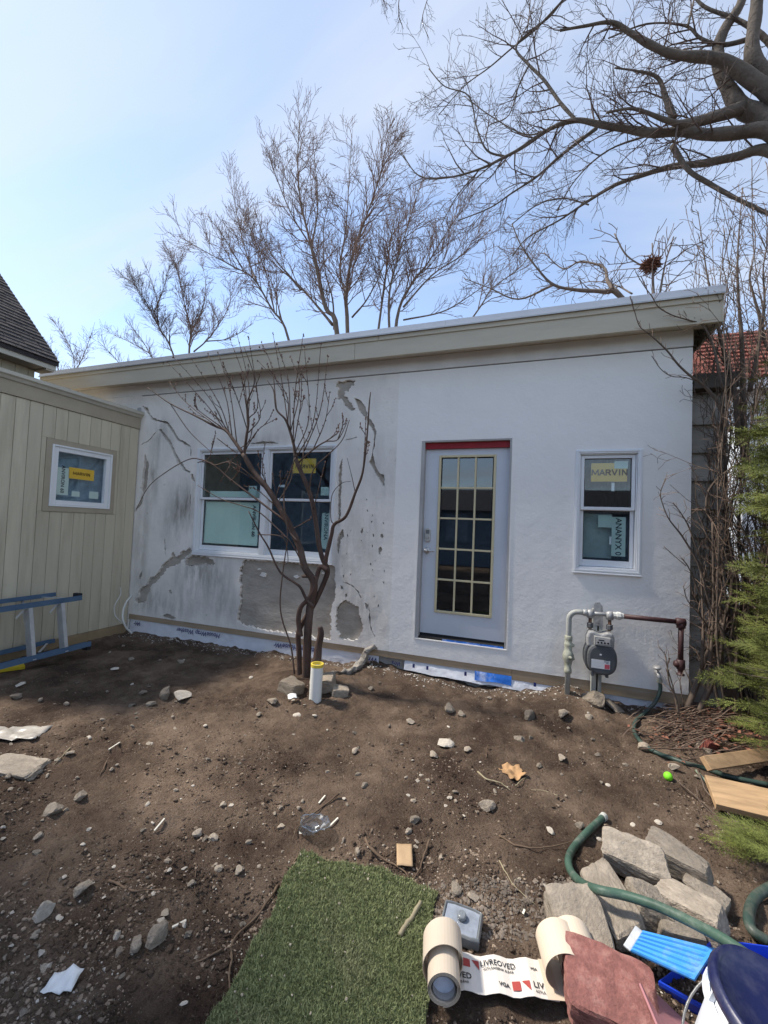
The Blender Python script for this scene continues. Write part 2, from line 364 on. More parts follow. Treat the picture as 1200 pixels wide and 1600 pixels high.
# ================================================================== main building
bld = thing('stucco_building', 'long low white stucco building, cracked on its left half, freshly coated on its right', 'building', (-2, .1, 0))
WX0, WX1, WZ0, WZ1 = -5.30, 1.392, .205, 3.325
SPLIT = -1.40
def cdt_coat(name, outer, holes, material, y0, y1):
    pts = []; edges = []
    for poly in [outer] + holes:
        o = len(pts); pts += [Vector((p[0], p[1])) for p in poly]; n = len(poly)
        edges += [(o + i, o + (i + 1) % n) for i in range(n)]
    V, E_, Fc, *_ = geometry.delaunay_2d_cdt(pts, edges, [], 0, 1e-5)
    def inside(p, P):
        c = False; j = len(P) - 1
        for i in range(len(P)):
            if (P[i][1] > p[1]) != (P[j][1] > p[1]) and p[0] < (P[j][0] - P[i][0]) * (p[1] - P[i][1]) / (P[j][1] - P[i][1]) + P[i][0]: c = not c
            j = i
        return c
    tris = []
    for f in Fc:
        c = sum((V[i] for i in f), Vector((0, 0))) / len(f)
        if inside(c, outer) and not any(inside(c, h) for h in holes): tris.append(list(f))
    cnt = {}
    for f in tris:
        for a, b in zip(f, f[1:] + f[:1]): cnt.setdefault((min(a, b), max(a, b)), []).append((a, b))
    mb = MB(); nv = len(V)
    mb.v = [(p.x, y0, p.y) for p in V] + [(p.x, y1, p.y) for p in V]
    mb.f = [tuple(f) for f in tris]
    for k, l in cnt.items():
        if len(l) == 1: a, b = l[0]; mb.f.append((a, a + nv, b + nv, b))
    return mb.build(name, material, bld)
def jag(poly, amp, seg, seed):
    r = random.Random(seed); o = []
    for i in range(len(poly)):
        a = Vector(poly[i]); b = Vector(poly[(i + 1) % len(poly)]); d = b - a; n = max(1, int(d.length / seg))
        pn = Vector((-d.y, d.x)).normalized() if d.length > 0 else Vector((0, 0))
        for k in range(n):
            q = a + d * (k / n)
            if k: q = q + pn * (r.uniform(-1.5 * amp, 1.5 * amp) + 2.2 * amp * noise.noise(Vector((q.x * 14, q.y * 14, seed))))
            o.append((q.x, q.y))
    return o
def crop(ox, oy, s, pts): return [(ox + u / s, oy + v / s) for u, v in pts]
def onwall(pts): return [(p.x, p.z) for p in (OY(a, b, 0) for a, b in pts)]
def thick(path, wd, seed=1):
    r = random.Random(seed); P = [Vector(p) for p in path]; L_ = []; R_ = []
    Q = []
    for i in range(len(P) - 1):
        n = max(1, int((P[i + 1] - P[i]).length / 3.5))
        for k in range(n): Q.append(P[i].lerp(P[i + 1], k / n) + Vector((r.uniform(-.6, .6), r.uniform(-.6, .6))))
    Q.append(P[-1])
    for i, q in enumerate(Q):
        d = (Q[min(i + 1, len(Q) - 1)] - Q[max(i - 1, 0)]).normalized(); n = Vector((-d.y, d.x))
        ww = wd * (.35 + .65 * math.sin(math.pi * (i + .5) / len(Q))) * r.uniform(.6, 1.3) / 2
        L_.append(tuple(q + n * ww)); R_.append(tuple(q - n * ww))
    return L_ + R_[::-1]
c2 = lambda p: crop(180, 560, 4.7045, p)
c3 = lambda p: crop(280, 660, 4.2857, p)
c4 = lambda p: crop(340, 840, 4.2857, p)
c5 = lambda p: crop(0, 860, 3.636, p)
c6 = lambda p: crop(500, 560, 3.2, p)
raw = [
 c2([(200,348),(222,358),(240,362),(248,395),(275,430),(305,450),(340,455),(385,466),(410,496),(440,540),(462,583),(500,606),(540,632),(560,650),(530,644),(490,621),(452,594),(428,553),(400,512),(378,480),(330,467),(290,458),(260,438),(235,400),(212,370)]),
 c2([(322,516),(345,528),(382,572),(408,605),(424,640),(444,690),(474,740),(498,775),(505,795),(524,815),(554,835),(545,842),(508,828),(486,797),(456,765),(431,710),(415,665),(396,628),(366,588),(336,542)]),
 thick(c2([(312,528),(270,580),(235,610),(178,640)]), 1.2, 3),
 c2([(218,700),(232,740),(247,770),(242,850),(232,940),(213,1000),(198,1070),(165,1105),(148,1130),(146,1112),(183,1050),(193,1000),(186,960),(198,900),(198,840),(208,810),(212,750)]),
 thick(c2([(558,664),(556,720)]), 1.2, 4),
 thick(c2([(549,930),(548,1000),(552,1060),(545,1150),(547,1240)]), 1.3, 5),
 c2([(555,850),(570,848),(582,880),(590,908),(570,900),(556,885)]),
 c2([(362,1280),(368,1330),(372,1400),(366,1450),(360,1400)]),
 c5([(1078,-18),(1092,6),(1050,42),(1003,85),(962,92),(935,122),(890,177),(862,197),(848,237),(830,285),(812,302),(790,298),(772,322),(768,285),(785,245),(800,210),(825,203),(850,163),(885,138),(905,108),(935,68),(960,48),(978,13),(1005,36),(1040,4)]),
 c3([(42,908),(75,897),(120,893),(190,902),(215,917),(243,940),(230,960),(195,961),(165,946),(130,960),(90,968),(50,962),(38,940)]),
 c4([(186,146),(160,172),(150,215),(143,270),(150,330),(148,380),(150,430),(140,480),(135,530),(130,555),(152,582),(300,618),(520,646),(640,670),(755,682),(762,600),(757,500),(772,440),(790,400),(790,340),(785,260),(788,220),(770,186)]),
 c4([(790,490),(805,462),(832,432),(855,418),(885,425),(905,450),(930,455),(945,490),(965,540),(975,580),(965,630),(950,660),(920,682),(890,692),(850,684),(818,680),(808,640),(788,615)]),
 c6([(80,128),(100,112),(175,107),(172,130),(155,140),(145,165),(120,168),(130,190),(160,225),(175,255),(160,262),(140,250),(120,220),(105,200),(90,205),(88,170),(95,150),(82,145)]),
 c6([(172,196),(205,210),(228,240),(238,290),(262,320),(282,370),(275,420),(265,470),(270,500),(280,540),(300,575),(322,588),(322,640),(310,630),(290,592),(262,547),(247,522),(258,480),(268,430),(270,380),(253,342),(238,322),(222,292),(190,252)]),
 thick(c6([(118,411),(150,403),(185,393)]), 1.5, 6),
 c6([(112,500),(107,600),(109,640),(103,700),(105,760),(99,810),(92,840),(90,760),(91,700),(92,600),(96,540)]),
 c6([(92,880),(115,852),(122,890),(102,905),(97,960),(88,988),(84,930)]),
 thick(c6([(115,1118),(160,1135),(190,1165),(205,1200)]), 2.0, 7),
 thick(c6([(245,1225),(248,1290),(255,1350),(275,1390)]), 2.0, 8),
 c6([(303,880),(312,876),(318,890),(312,900),(305,895)]), c6([(292,950),(305,940),(312,955),(300,970),(303,985),(294,978)]),
 c6([(234,755),(241,758),(240,768),(235,765)]), c6([(134,880),(141,880),(140,890),(135,890)]), c6([(98,1135),(112,1140),(118,1152),(108,1155)]),
 c6([(124,1182),(136,1176),(133,1192),(126,1195)]), c6([(222,1222),(236,1228),(238,1255),(228,1245)]), c6([(262,880),(270,876),(272,890),(265,893)]),
 c3([(470,142),(500,138),(555,125),(600,128),(640,132),(662,142),(600,143),(540,144)]),
 c5([(920,370),(950,358),(985,372),(1000,388),(970,392),(930,385)]), c5([(955,230),(970,222),(978,245),(962,248)]), c5([(797,130),(810,110),(807,140),(794,165),(787,150)]),
]
holes_old = []
for i, p in enumerate(raw):
    big = i in (8, 9, 10, 11, 12)
    holes_old.append(jag(onwall(p), .009 if big else .0042, .014, i))
LW = (-4.215, -2.143, 1.125, 2.540); RW = (.44, 1.010, 1.228, 2.406); DR = (-1.113, -.158, .393, 2.544)
ins = .028
def rect(x0, x1, z0, z1): return [(x0, z0), (x1, z0), (x1, z1), (x0, z1)]
rc = random.Random(77)
def clear(x, z, r_):
    for h in holes_old:
        if min((x - a) ** 2 + (z - b) ** 2 for a, b in h) < (r_ + .03) ** 2: return False
        xs_h = [a for a, b in h]; zs_h = [b for a, b in h]
        if min(xs_h) - .01 < x < max(xs_h) + .01 and min(zs_h) - .01 < z < max(zs_h) + .01: return False
    return not (LW[0] - .06 < x < LW[1] + .06 and LW[2] - .05 < z < LW[3] + .05)
for i in range(85):                                           # small chips flaked off the old coat
    zone = rc.random()
    if zone < .6: x, z = rc.uniform(-2.08, -1.46), rc.uniform(.32, 1.9)
    elif zone < .8: x, z = rc.uniform(-5.2, -4.3), rc.uniform(.3, 2.2)
    else: x, z = rc.uniform(-5.2, -1.46), rc.uniform(.28, .5)
    r_ = rc.uniform(.004, .018) * (1.6 if rc.random() < .15 else 1)
    if not clear(x, z, r_ * 1.6): continue
    ph = rc.uniform(0, 6.28); holes_old.append([(x + r_ * rc.uniform(.5, 1.2) * math.cos(a) * rc.uniform(.6, 1.0), z + r_ * rc.uniform(.7, 1.6) * math.sin(a)) for a in [2 * math.pi * q / 7 for q in range(7)]])
for pth, wd_ in (([(240, 700), (262, 690), (290, 706)], 1.0), ([(225, 800), (236, 830), (232, 862), (244, 890)], 1.1), ([(555, 700), (572, 740), (566, 790), (580, 830)], 1.2), ([(590, 830), (575, 870), (588, 905), (577, 930)], 1.3), ([(540, 905), (556, 925), (552, 935)], 1.2), ([(330, 625), (345, 650), (338, 672)], .9), ([(475, 615), (486, 645), (480, 675)], .9), ([(256, 930), (285, 942), (310, 940)], 1.0)):
    q = onwall(thick(pth, wd_, int(pth[0][0])))
    if all(clear(a, b, .0) for a, b in q): holes_old.append(q)
holes_old.append(rect(LW[0] + ins, LW[1] - ins, LW[2] + ins, LW[3] - ins))
cdt_coat('old_stucco_coat', jag(rect(WX0, SPLIT, WZ0, WZ1), 0, 9, 1), holes_old, M_['stucco_old'], 0, .046)
cdt_coat('new_stucco_coat', rect(SPLIT, WX1, WZ0, WZ1), [rect(*DR), rect(RW[0] + ins, RW[1] - ins, RW[2] + ins, RW[3] - ins)], M_['stucco_new'], 0, .046)
mb = MB()                                                     # scratch coat that shows where stucco fell off
void = []                                                     # slots for dark shadow lines along patch edges and in the thin cracks
for i in (0, 1, 3, 8, 9, 10, 11, 12, 13, 15):
    pth = raw[i] + raw[i][:1] if i == 9 else raw[i][:(11 if i == 10 else len(raw[i]) // 2 + 1)]
    if i == 9: pth = raw[i][7:] + raw[i][:2]
    if i == 11: pth = raw[i][:9]
    void.append(onwall(thick(pth, 2.3 if i in (0, 1, 8, 10, 13) else 1.7, i)))
for i in (2, 4, 5, 7, 14, 17, 18): void.append(onwall(raw[i]))
cdt_coat('scratch_coat', rect(WX0 + .01, SPLIT - .004, WZ0 + .01, WZ1), void + [rect(LW[0] + ins, LW[1] - ins, LW[2] + ins, LW[3] - ins)], M_['scratch'], .036, .046)
# bits of stucco left on the scratch coat
for k, (u, v, s) in enumerate([(272, 212, 14), (300, 250, 34), (520, 262, 22), (640, 255, 12), (700, 240, 10)]):
    p = onwall(c4([(u, v)]))[0]; r = random.Random(k); mb = MB(); n = 9
    o = [(p[0] + math.cos(a) * s * .0016 * r.uniform(.6, 1.2), p[1] + math.sin(a) * s * .0009 * r.uniform(.6, 1.2)) for a in [2 * math.pi * i / n for i in range(n)]]
    mb.v = [(a, .014, b) for a, b in o] + [(a, .038, b) for a, b in o]; mb.f = [tuple(range(n))] + [(i, i + n, (i + 1) % n + n, (i + 1) % n) for i in range(n)]
    mb.build('stucco_fragment', M_['stucco_old'], bld)
# backing wall with its openings (sheathing), side wall and interior
mb = MB(); YB0, YB1 = .048, .13
xs = [WX0, LW[0] + ins, LW[1] - ins, DR[0], DR[1], RW[0] + ins, RW[1] - ins, WX1 - .004]
for a, b in ((0, 1), (2, 3), (4, 5), (6, 7)): mb.box((xs[a], YB0, .22), (xs[b], YB1, 3.4))
for (x0, x1, z0, z1) in ((xs[1], xs[2], LW[2] + ins, LW[3] - ins), (xs[3], xs[4], DR[2] - .02, DR[3]), (xs[5], xs[6], RW[2] + ins, RW[3] - ins)):
    mb.box((x0, YB0, .22), (x1, YB1, z0)); mb.box((x0, YB0, z1), (x1, YB1, 3.4))
mb.box((WX1 - .12, YB1, .22), (WX1 - .004, 4.0, 3.4))
mb.build('wall_framing', mat('crack_shade_sheathing', (.07, .062, .054), .95), bld)  # sheathing coloured near black so cracks and edge slots look shaded
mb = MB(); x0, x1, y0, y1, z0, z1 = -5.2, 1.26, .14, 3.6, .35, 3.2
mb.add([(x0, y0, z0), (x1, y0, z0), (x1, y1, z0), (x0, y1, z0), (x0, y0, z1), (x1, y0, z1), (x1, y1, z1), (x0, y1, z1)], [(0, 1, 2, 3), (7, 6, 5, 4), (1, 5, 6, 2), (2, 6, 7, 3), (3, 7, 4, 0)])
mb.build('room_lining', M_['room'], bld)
# foundation, house wrap, sill board
MB().box((WX0, .05, -.3), (WX1 - .02, .13, .215)).build('foundation', M_['conc'], bld)
strip_segs = [(WX0 + .002, -3.2), (-3.198, SPLIT), (SPLIT + .002, -.1), (-.098, 1.385)]
for a, b in strip_segs: MB().box((a, .006, .135 if a < -.1 else .10), (b, .028, .2035)).build('sill_board', M_['strip'], bld, bevel=.002)
def wrap(name, x0, x1, top, bot, y, seed, material, loose=0.0, parent=bld):
    r = random.Random(seed); n = max(8, int((x1 - x0) / .03)); m = 7; mb = MB(); v = []; f = []
    for i in range(n + 1):
        x = x0 + (x1 - x0) * i / n
        bt = bot(x) + .015 * noise.noise(Vector((x * 6, seed, 0)))
        for j in range(m + 1):
            t = j / m; z = top + (bt - top) * t
            yy = y - .006 - t * loose * (1 + .6 * noise.noise(Vector((x * 3, seed, 4)))) - .010 * abs(noise.noise(Vector((x * 7 + z * 9, z * 14, seed)))) - .008 * t * abs(noise.noise(Vector((x * 16, z * 5, seed + 3))))
            v.append((x, yy, z))
    for i in range(n):
        for j in range(m): a = i * (m + 1) + j; f.append((a, a + 1, a + m + 2, a + m + 1))
    mb.add(v, f); return mb.build(name, material, parent, smooth=True)
wr = wrap('house_wrap', WX0 + .02, SPLIT - .12, .137, lambda x: -.045 + .02 * (x + 5.3) / 3.9, .030, 1, M_['wrap'], .01)
wr2 = wrap('house_wrap', SPLIT + .18, .62, .137, lambda x: .03 - .02 * (x + 1) , .030, 2, M_['wrap'], .035)
wr3 = wrap('house_wrap', .62, 1.36, .101, lambda x: -.02, .034, 3, M_['wrap'], .004)
wrap('blue_printed_wrap', -.46, -.10, .1345, lambda x: .05, .012, 5, M_['bluewrap'], .02)

def text(body, size, material, mtx, parent, bold=.0, name='lettering', sx=1.0, shear=0.0):
    cu = bpy.data.curves.new(name, 'FONT'); cu.body = body; cu.size = size; cu.align_x = 'CENTER'; cu.align_y = 'CENTER'; cu.offset = bold; cu.resolution_u = 2; cu.shear = shear
    t = bpy.data.objects.new('tmp', cu); link(t); dg = bpy.context.evaluated_depsgraph_get(); dg.update()
    me = bpy.data.meshes.new_from_object(t.evaluated_get(dg)); bpy.data.objects.remove(t); me.name = name
    me.transform(mtx @ Matrix.Diagonal((sx, 1, 1, 1))); me.materials.clear(); me.materials.append(material)
    return pset(link(bpy.data.objects.new(name, me)), parent)
STROKES = {'M': ([(0, 0), (.06, 1)], [(.06, 1), (.5, .15)], [(.5, .15), (.94, 1)], [(.94, 1), (1, 0)]), 'A': ([(0, 0), (.5, 1)], [(.5, 1), (1, 0)], [(.22, .32), (.78, .32)]), 'R': ([(.05, 0), (.05, 1)], [(.05, .95), (.7, .95)], [(.7, .95), (.9, .72)], [(.9, .72), (.7, .5)], [(.7, .5), (.05, .5)], [(.5, .5), (.95, 0)]), 'V': ([(0, 1), (.5, 0)], [(.5, 0), (1, 1)]), 'I': ([(.5, 0), (.5, 1)],), 'N': ([(.05, 0), (.05, 1)], [(.05, 1), (.95, 0)], [(.95, 0), (.95, 1)])}
def block_word(word, height, mtx, material, parent, width=.78, thick_=.22):
    mb = MB(); adv = {'I': .38, 'M': 1.05}; tot = sum((adv.get(c, width) + .24) for c in word) - .24; x = -tot / 2; k = 0
    for c in word:
        wd = adv.get(c, width)
        for a, b in STROKES[c]:
            p = Vector(((x + a[0] * wd) * height, (a[1] - .5) * height, .0002 * k)); q = Vector(((x + b[0] * wd) * height, (b[1] - .5) * height, .0002 * k)); d = (q - p).normalized(); s_ = Vector((-d.y, d.x, 0)) * thick_ * height / 2; e = d * thick_ * height * .28; k += 1
            mb.add([mtx @ v for v in (p - e - s_, q + e - s_, q + e + s_, p - e + s_)], [(0, 1, 2, 3)])
        x += wd + .24
    return mb.build('lettering', material, parent)
def face_wall(x, y, z, roll=0.0): return Matrix.Translation((x, y, z)) @ Matrix.Rotation(math.pi / 2, 4, 'X') @ Matrix.Rotation(roll, 4, 'Z')
for x, s in ((-5.12, 'Wr'), (-4.05, 'HouseWrap Weather'), (-2.55, 'Weather HouseWr'), (-1.62, 'Wrap')):
    text(s, .085, M_['ink'], face_wall(x, .0, .088, math.pi), wr, .001, 'wrap_print', .95, .25)
text('Wra', .06, M_['ink'], face_wall(-1.30, -.030, .10, math.pi), wr2, .001, 'wrap_print', .9, .2)
for x in (-1.10, -.95, -.55, .12): MB().box((x - .012, -.045, .085), (x + .012, -.0455, .125)).build('wrap_print', M_['ink'], wr2)

# ---- frieze, soffit, fascia, roof edge
ZFR = OY(612, 556, -.2).z + .048
MB().box((WX0 - 1.6, -.004, 3.338), (WX1 + .002, .03, ZFR)).build('frieze_board', M_['frieze'], bld, bevel=.003)
MB().box((WX0 - 1.6, .006, 3.322), (WX1 - .002, .03, 3.3385)).build('frieze_reveal', M_['reveal'], bld)
MB().box((WX0 - .06, -.012, 3.0), (WX0 + .006, -.0005, 3.16)).build('metal_flashing', M_['jamb'], bld, bevel=.002)
EX0, EX1 = -7.2, 1.53
EY = -.20; ZFB = OY(612, 556, EY).z; ZFT = OY(611, 522.5, EY).z; ZRT = OY(612, 511, EY - .02).z; ZSO = ZFB + .05
sb = [-7.2, -4.6, -2.0, .1, EX1]
for a, b in zip(sb, sb[1:]): MB().box((a + .001, EY + .04, ZSO), (b - .001, .03, ZSO + .02)).build('soffit_board', M_['soffit'], bld, bevel=.002)
for a, b in ((-7.2, -1.88), (-1.88, EX1)): MB().box((a + .0015, EY, ZFB), (b - .0015, EY + .04, ZFT)).build('fascia_board', M_['fascia'], bld, bevel=.003)
for a, b in ((-7.2, -4.7), (-4.69, -1.6), (-1.59, EX1)): MB().box((a + .0015, EY - .012, ZFT - .055), (b - .0015, EY - .0005, ZFT - .001)).build('fascia_trim', M_['fascia'], bld, bevel=.003)
MB().box((EX1 - .001, EY + .005, ZFB), (EX1 + .02, 3.5, ZFT)).build('rake_board', M_['fascia'], bld, bevel=.003)
for a, b in ((-7.2, -3.6), (-3.599, -.85), (-.849, EX1 + .03)):
    mb = MB(); prof = [(EY - .018, ZFT - .004), (EY - .032, ZFT - .008), (EY - .034, ZFT + .006), (EY - .02, ZFT + .012), (EY - .018, ZRT), (EY + .10, ZRT + .02), (EY + .10, ZFT + .02), (EY, ZFT + .003)]
    v = [(a, y, z) for y, z in prof] + [(b, y, z) for y, z in prof]; n = len(prof)
    mb.add(v, [(i, (i + 1) % n, (i + 1) % n + n, i + n) for i in range(n)] + [tuple(range(n - 1, -1, -1)), tuple(range(n, 2 * n))]); mb.build('drip_edge', M_['drip'], bld)
mb = MB(); yq = EY + .10; mb.add([(-7.2, yq, ZRT + .02), (EX1 + .02, yq, ZRT + .02), (EX1 + .02, 4.2, ZRT + .1), (-7.2, 4.2, ZRT + .1), (-7.2, yq, ZFT), (EX1 + .02, yq, ZFT), (EX1 + .02, 4.2, ZFT), (-7.2, 4.2, ZFT)],
    [(0, 1, 2, 3), (7, 6, 5, 4), (0, 4, 5, 1), (1, 5, 6, 2), (2, 6, 7, 3), (3, 7, 4, 0)]); mb.build('roof', mat('roof_membrane', (.3, .3, .3), .8), bld)
MB().box((-7.2, 3.7, .0), (WX1, 3.85, 3.6)).box((-7.2, .135, -.2), (-5.25, 3.7, 3.6)).build('rear_wall', M_['jamb'], bld)
MB().box((-7.2, .001, 0), (-5.302, .13, 3.4)).build('wall_extension', M_['stucco_old'], bld)

# ---- windows
def sticker(x0, x1, z0, z1, y, material, parent, name='sticker'): return MB().box((x0, y, z0), (x1, y + .0008, z1)).build(name, material, parent)
def double_hung(win, x0, x1, z0, z1, zm, fl=.052):
    """two sashes inside the opening x0..x1, z0..z1; the upper one stands in front"""
    us = MB().frame(x0 + .002, x1 - .002, zm - .016, z1 - .002, .030, .018, .050, .030); us.build('upper_sash', M_['white'], win, bevel=.003)
    ls = MB().frame(x0 + .002, x1 - .002, z0 + .002, zm + .012, .032, .054, .086, .062); ls.build('lower_sash', M_['white'], win, bevel=.003)
    MB().box((x0 + .032, .036, zm + .014), (x1 - .032, .040, z1 - .032)).build('pane', M_['glass'], win)
    MB().box((x0 + .034, .070, z0 + .064), (x1 - .034, .074, zm - .020)).build('pane', M_['glass'], win)
    MB().frame(x0 + .031, x1 - .031, zm + .013, z1 - .031, .007, .034, .0415).build('gasket', M_['black'], win)
    MB().frame(x0 + .033, x1 - .033, z0 + .063, zm - .019, .007, .068, .0755).build('gasket', M_['black'], win)
wl = MB(); x0, x1, z0, z1 = LW; cs = .042; xm = -3.13
wl.frame(x0, x1, z0, z1, cs, -.012, .03, .040); wl.box((xm - .036, -.008, z0 + .040), (xm + .036, .03, z1 - cs))
wl.frame(x0 + .010, x1 - .010, z0 + .009, z1 - .010, .016, -.018, -.0125)
wl.frame(x0 + cs + .001, xm - .037, z0 + .041, z1 - cs - .001, .010, .002, .10); wl.frame(xm + .037, x1 - cs - .001, z0 + .041, z1 - cs - .001, .010, .002, .10)
win1 = wl.build('window', M_['white'], bld, bevel=.003); win1['label'] = 'twin white double-hung window behind the bare shrub'
MB().box((x0 - .004, -.026, z0 - .018), (x1 + .004, .0, z0 - .001)).build('window_sill', M_['white'], win1, bevel=.004)
ZM = 1.868
double_hung(win1, x0 + cs + .012, xm - .048, z0 + .052, z1 - cs - .012, ZM)
double_hung(win1, xm + .048, x1 - cs - .012, z0 + .052, z1 - cs - .012, ZM)
def P3(u, v, y): a = c3([(u, v)])[0]; return OY(a[0], a[1], y)
def st(u0, v0, u1, v1, y, material, parent, name='sticker', cf=None):
    f = cf or P3; a = f(u0, v0, y); b = f(u1, v1, y); return sticker(min(a.x, b.x), max(a.x, b.x), min(a.z, b.z), max(a.z, b.z), y, material, parent, name)
st(764, 244, 914, 340, .043, M_['yellow'], win1); p = P3(839, 295, .0425)
block_word('MARVIN', .043, face_wall(p.x, .0425, p.z), M_['brown_print'], win1)
st(466, 425, 518, 490, .043, M_['sticker'], win1); st(950, 432, 1002, 490, .043, M_['sticker'], win1); st(668, 418, 710, 434, .043, M_['white'], win1)
st(958, 606, 1010, 850, .077, M_['sticker'], win1); p = P3(982, 690, .0765)
text('ANVIRONA', .068, M_['black'], face_wall(p.x, .0765, p.z, -math.pi / 2), win1, .0012)
a = P3(178, 530, .085); b = P3(520, 828, .085)
mb = MB(); n = 14; v = []                                      # slightly slack film behind the lower left pane
for i in range(n + 1):
    for j in range(5):
        x = a.x + (b.x - a.x) * i / n; z = a.z + (b.z - a.z) * j / 4; v.append((x, .090 + .012 * noise.noise(Vector((x * 5, z * 2, 3))), z))
mb.add(v, [(i * 5 + j, i * 5 + j + 1, i * 5 + j + 6, i * 5 + j + 5) for i in range(n) for j in range(4)]); mb.build('plastic_film', M_['sheet'], win1, smooth=True)
p = P3(498, 660, .0765); text('ANVIRON 60', .07, M_['black'], face_wall(p.x, .0765, p.z, -math.pi / 2), win1, .0012)
MB().box((x0 + .09, .16, ZM + .01), (xm - .07, .17, ZM + .11)).build('inner_shelf', M_['sheet'], win1)

x0, x1, z0, z1 = RW; wr_ = MB(); wr_.frame(x0, x1, z0, z1, .040, -.012, .03, .040); wr_.frame(x0 + .010, x1 - .010, z0 + .009, z1 - .010, .015, -.018, -.0125)
wr_.frame(x0 + .041, x1 - .041, z0 + .041, z1 - .041, .009, .004, .10)
win2 = wr_.build('window', M_['white'], bld, bevel=.003); win2['label'] = 'single white double-hung window above the gas meter'
MB().box((x0 - .004, -.024, z0 - .016), (x1 + .004, -.0005, z0 - .001)).build('window_sill', M_['white'], win2, bevel=.004)
P8 = lambda u, v, y: OY(840 + u / 3.479, 660 + v / 3.479, y)
zmr = P8(370, 468, .02).z
double_hung(win2, x0 + .051, x1 - .051, z0 + .051, z1 - .051, zmr)
st(292, 222, 486, 322, .043, M_['yellow'], win2, cf=P8); p = P8(390, 272, .0425); block_word('MARVIN', .052, face_wall(p.x, .0412, p.z), M_['brown_print'], win2)
st(418, 210, 492, 250, .042, M_['sticker'], win2, cf=P8); st(402, 328, 417, 374, .043, M_['white'], win2, cf=P8)
st(404, 514, 476, 730, .077, M_['sticker'], win2, cf=P8); p = P8(438, 632, .0765); text('ANANYX 01', .072, M_['black'], face_wall(p.x, .0765, p.z, -math.pi / 2), win2, .0015)
st(330, 504, 404, 572, .077, M_['sticker'], win2, cf=P8); st(390, 620, 403, 664, .077, M_['white'], win2, cf=P8)
st(250, 495, 400, 740, .16, mat('pale_board', (.30, .36, .34), .8), win2, 'board_inside', cf=P8)

# ---- door
dx0, dx1, dz0, dz1 = DR
mb = MB(); mb.box((dx0 - .001, .004, dz0), (dx0 + .036, .14, dz1)); mb.box((dx1 - .02, .004, dz0), (dx1 + .001, .14, dz1)); mb.box((dx0 + .036, .004, dz1 - .016), (dx1 - .02, .14, dz1))
fr = mb.build('door_frame', M_['jamb'], bld, bevel=.002)
mb = MB()                                                      # crisp white return bead round the opening
mb.box((dx0 - .012, -.006, dz0 - .012), (dx0 - .001, .006, dz1 + .01)).box((dx1 + .001, -.006, dz0 - .012), (dx1 + .012, .006, dz1 + .01)).box((dx0 - .001, -.006, dz0 - .012), (dx1 + .001, .006, dz0 - .001))
mb.build('corner_bead', M_['stucco_new'], fr)
MB().box((dx0 + .037, .045, dz1 - .082), (dx1 - .021, .075, dz1 - .017)).build('red_head_flashing', M_['red'], fr)
MB().box((dx0 + .037, .010, dz0), (dx1 - .021, .14, dz0 + .022)).build('threshold', M_['threshold_black'], fr, bevel=.003)  # threshold in one even near-black colour
MB().box((dx0 + .3, .0075, dz0 + .001), (dx1 - .03, .0095, dz0 + .02)).build('threshold_film', M_['bluewrap'], fr)
sx0, sx1, sz0, sz1 = dx0 + .037, dx1 - .021, dz0 + .048, dz1 - .083
DY = .078
P7 = lambda u, v, y: OY(620 + u / 3.8095, 640 + v / 3.8095, y)
tl = P7(250, 270, DY - .02); br = P7(565, 1238, DY - .02); gx0, gx1, gz0, gz1 = tl.x, br.x, P7(395, 1225, DY - .02).z, P7(420, 268, DY - .02).z
gx0 = .5 * (P7(250, 270, DY - .02).x + P7(222, 1207, DY - .02).x); gx1 = .5 * (P7(588, 265, DY - .02).x + P7(570, 1243, DY - .02).x)
mb = MB(); mb.frame(sx0, sx1, sz0, sz1, .02, DY, DY + .044)
mb.box((sx0 + .02, DY, sz0 + .02), (gx0 + .02, DY + .044, sz1 - .02)); mb.box((gx1 - .02, DY, sz0 + .02), (sx1 - .02, DY + .044, sz1 - .02))
mb.box((gx0 + .02, DY, sz0 + .02), (gx1 - .02, DY + .044, gz0 + .02)); mb.box((gx0 + .02, DY, gz1 - .02), (gx1 - .02, DY + .044, sz1 - .02))
door = mb.build('door', M_['door'], bld); door['label'] = 'pale primed door with fifteen panes in a cream grid'
MB().box((sx0, DY + .004, dz0 + .023), (sx1, DY + .03, sz0 - .002)).build('door_sweep', M_['black'], door)
MB().frame(gx0, gx1, gz0, gz1, .026, DY - .014, DY + .001).build('glazing_frame', M_['cream'], door, bevel=.004)
ix0, ix1, iz0, iz1 = gx0 + .026, gx1 - .026, gz0 + .026, gz1 - .026
for k in (1, 2):
    x = ix0 + (ix1 - ix0) * k / 3; MB().box((x - .010, DY - .010, iz0), (x + .010, DY + .008, iz1)).build('vertical_muntin', M_['cream'], door, bevel=.003)
for k in (1, 2, 3, 4):
    z = iz0 + (iz1 - iz0) * k / 5; MB().box((ix0, DY - .0085, z - .010), (ix1, DY + .0065, z + .010)).build('horizontal_muntin', M_['cream'], door, bevel=.003)
for i in range(3):
    for j in range(5):
        MB().box((ix0 + (ix1 - ix0) * i / 3 + .0101, DY + .012, iz0 + (iz1 - iz0) * j / 5 + .0101), (ix0 + (ix1 - ix0) * (i + 1) / 3 - .0101, DY + .016, iz0 + (iz1 - iz0) * (j + 1) / 5 - .0101)).build('pane', M_['doorglass'], door)
M_['nickel'] = mat('satin_nickel', (.55, .53, .50), .32, .08, 20, .05, 60, metal=.9)
p = P7(185, 745, DY); mb = MB(); r_, h_ = .032, .052
pl = []
for k in range(20):
    an = 2 * math.pi * k / 20; pl.append((p.x + r_ * math.cos(an), p.z + (h_ if math.sin(an) >= 0 else -h_) * 1.0 + r_ * math.sin(an) * .8))
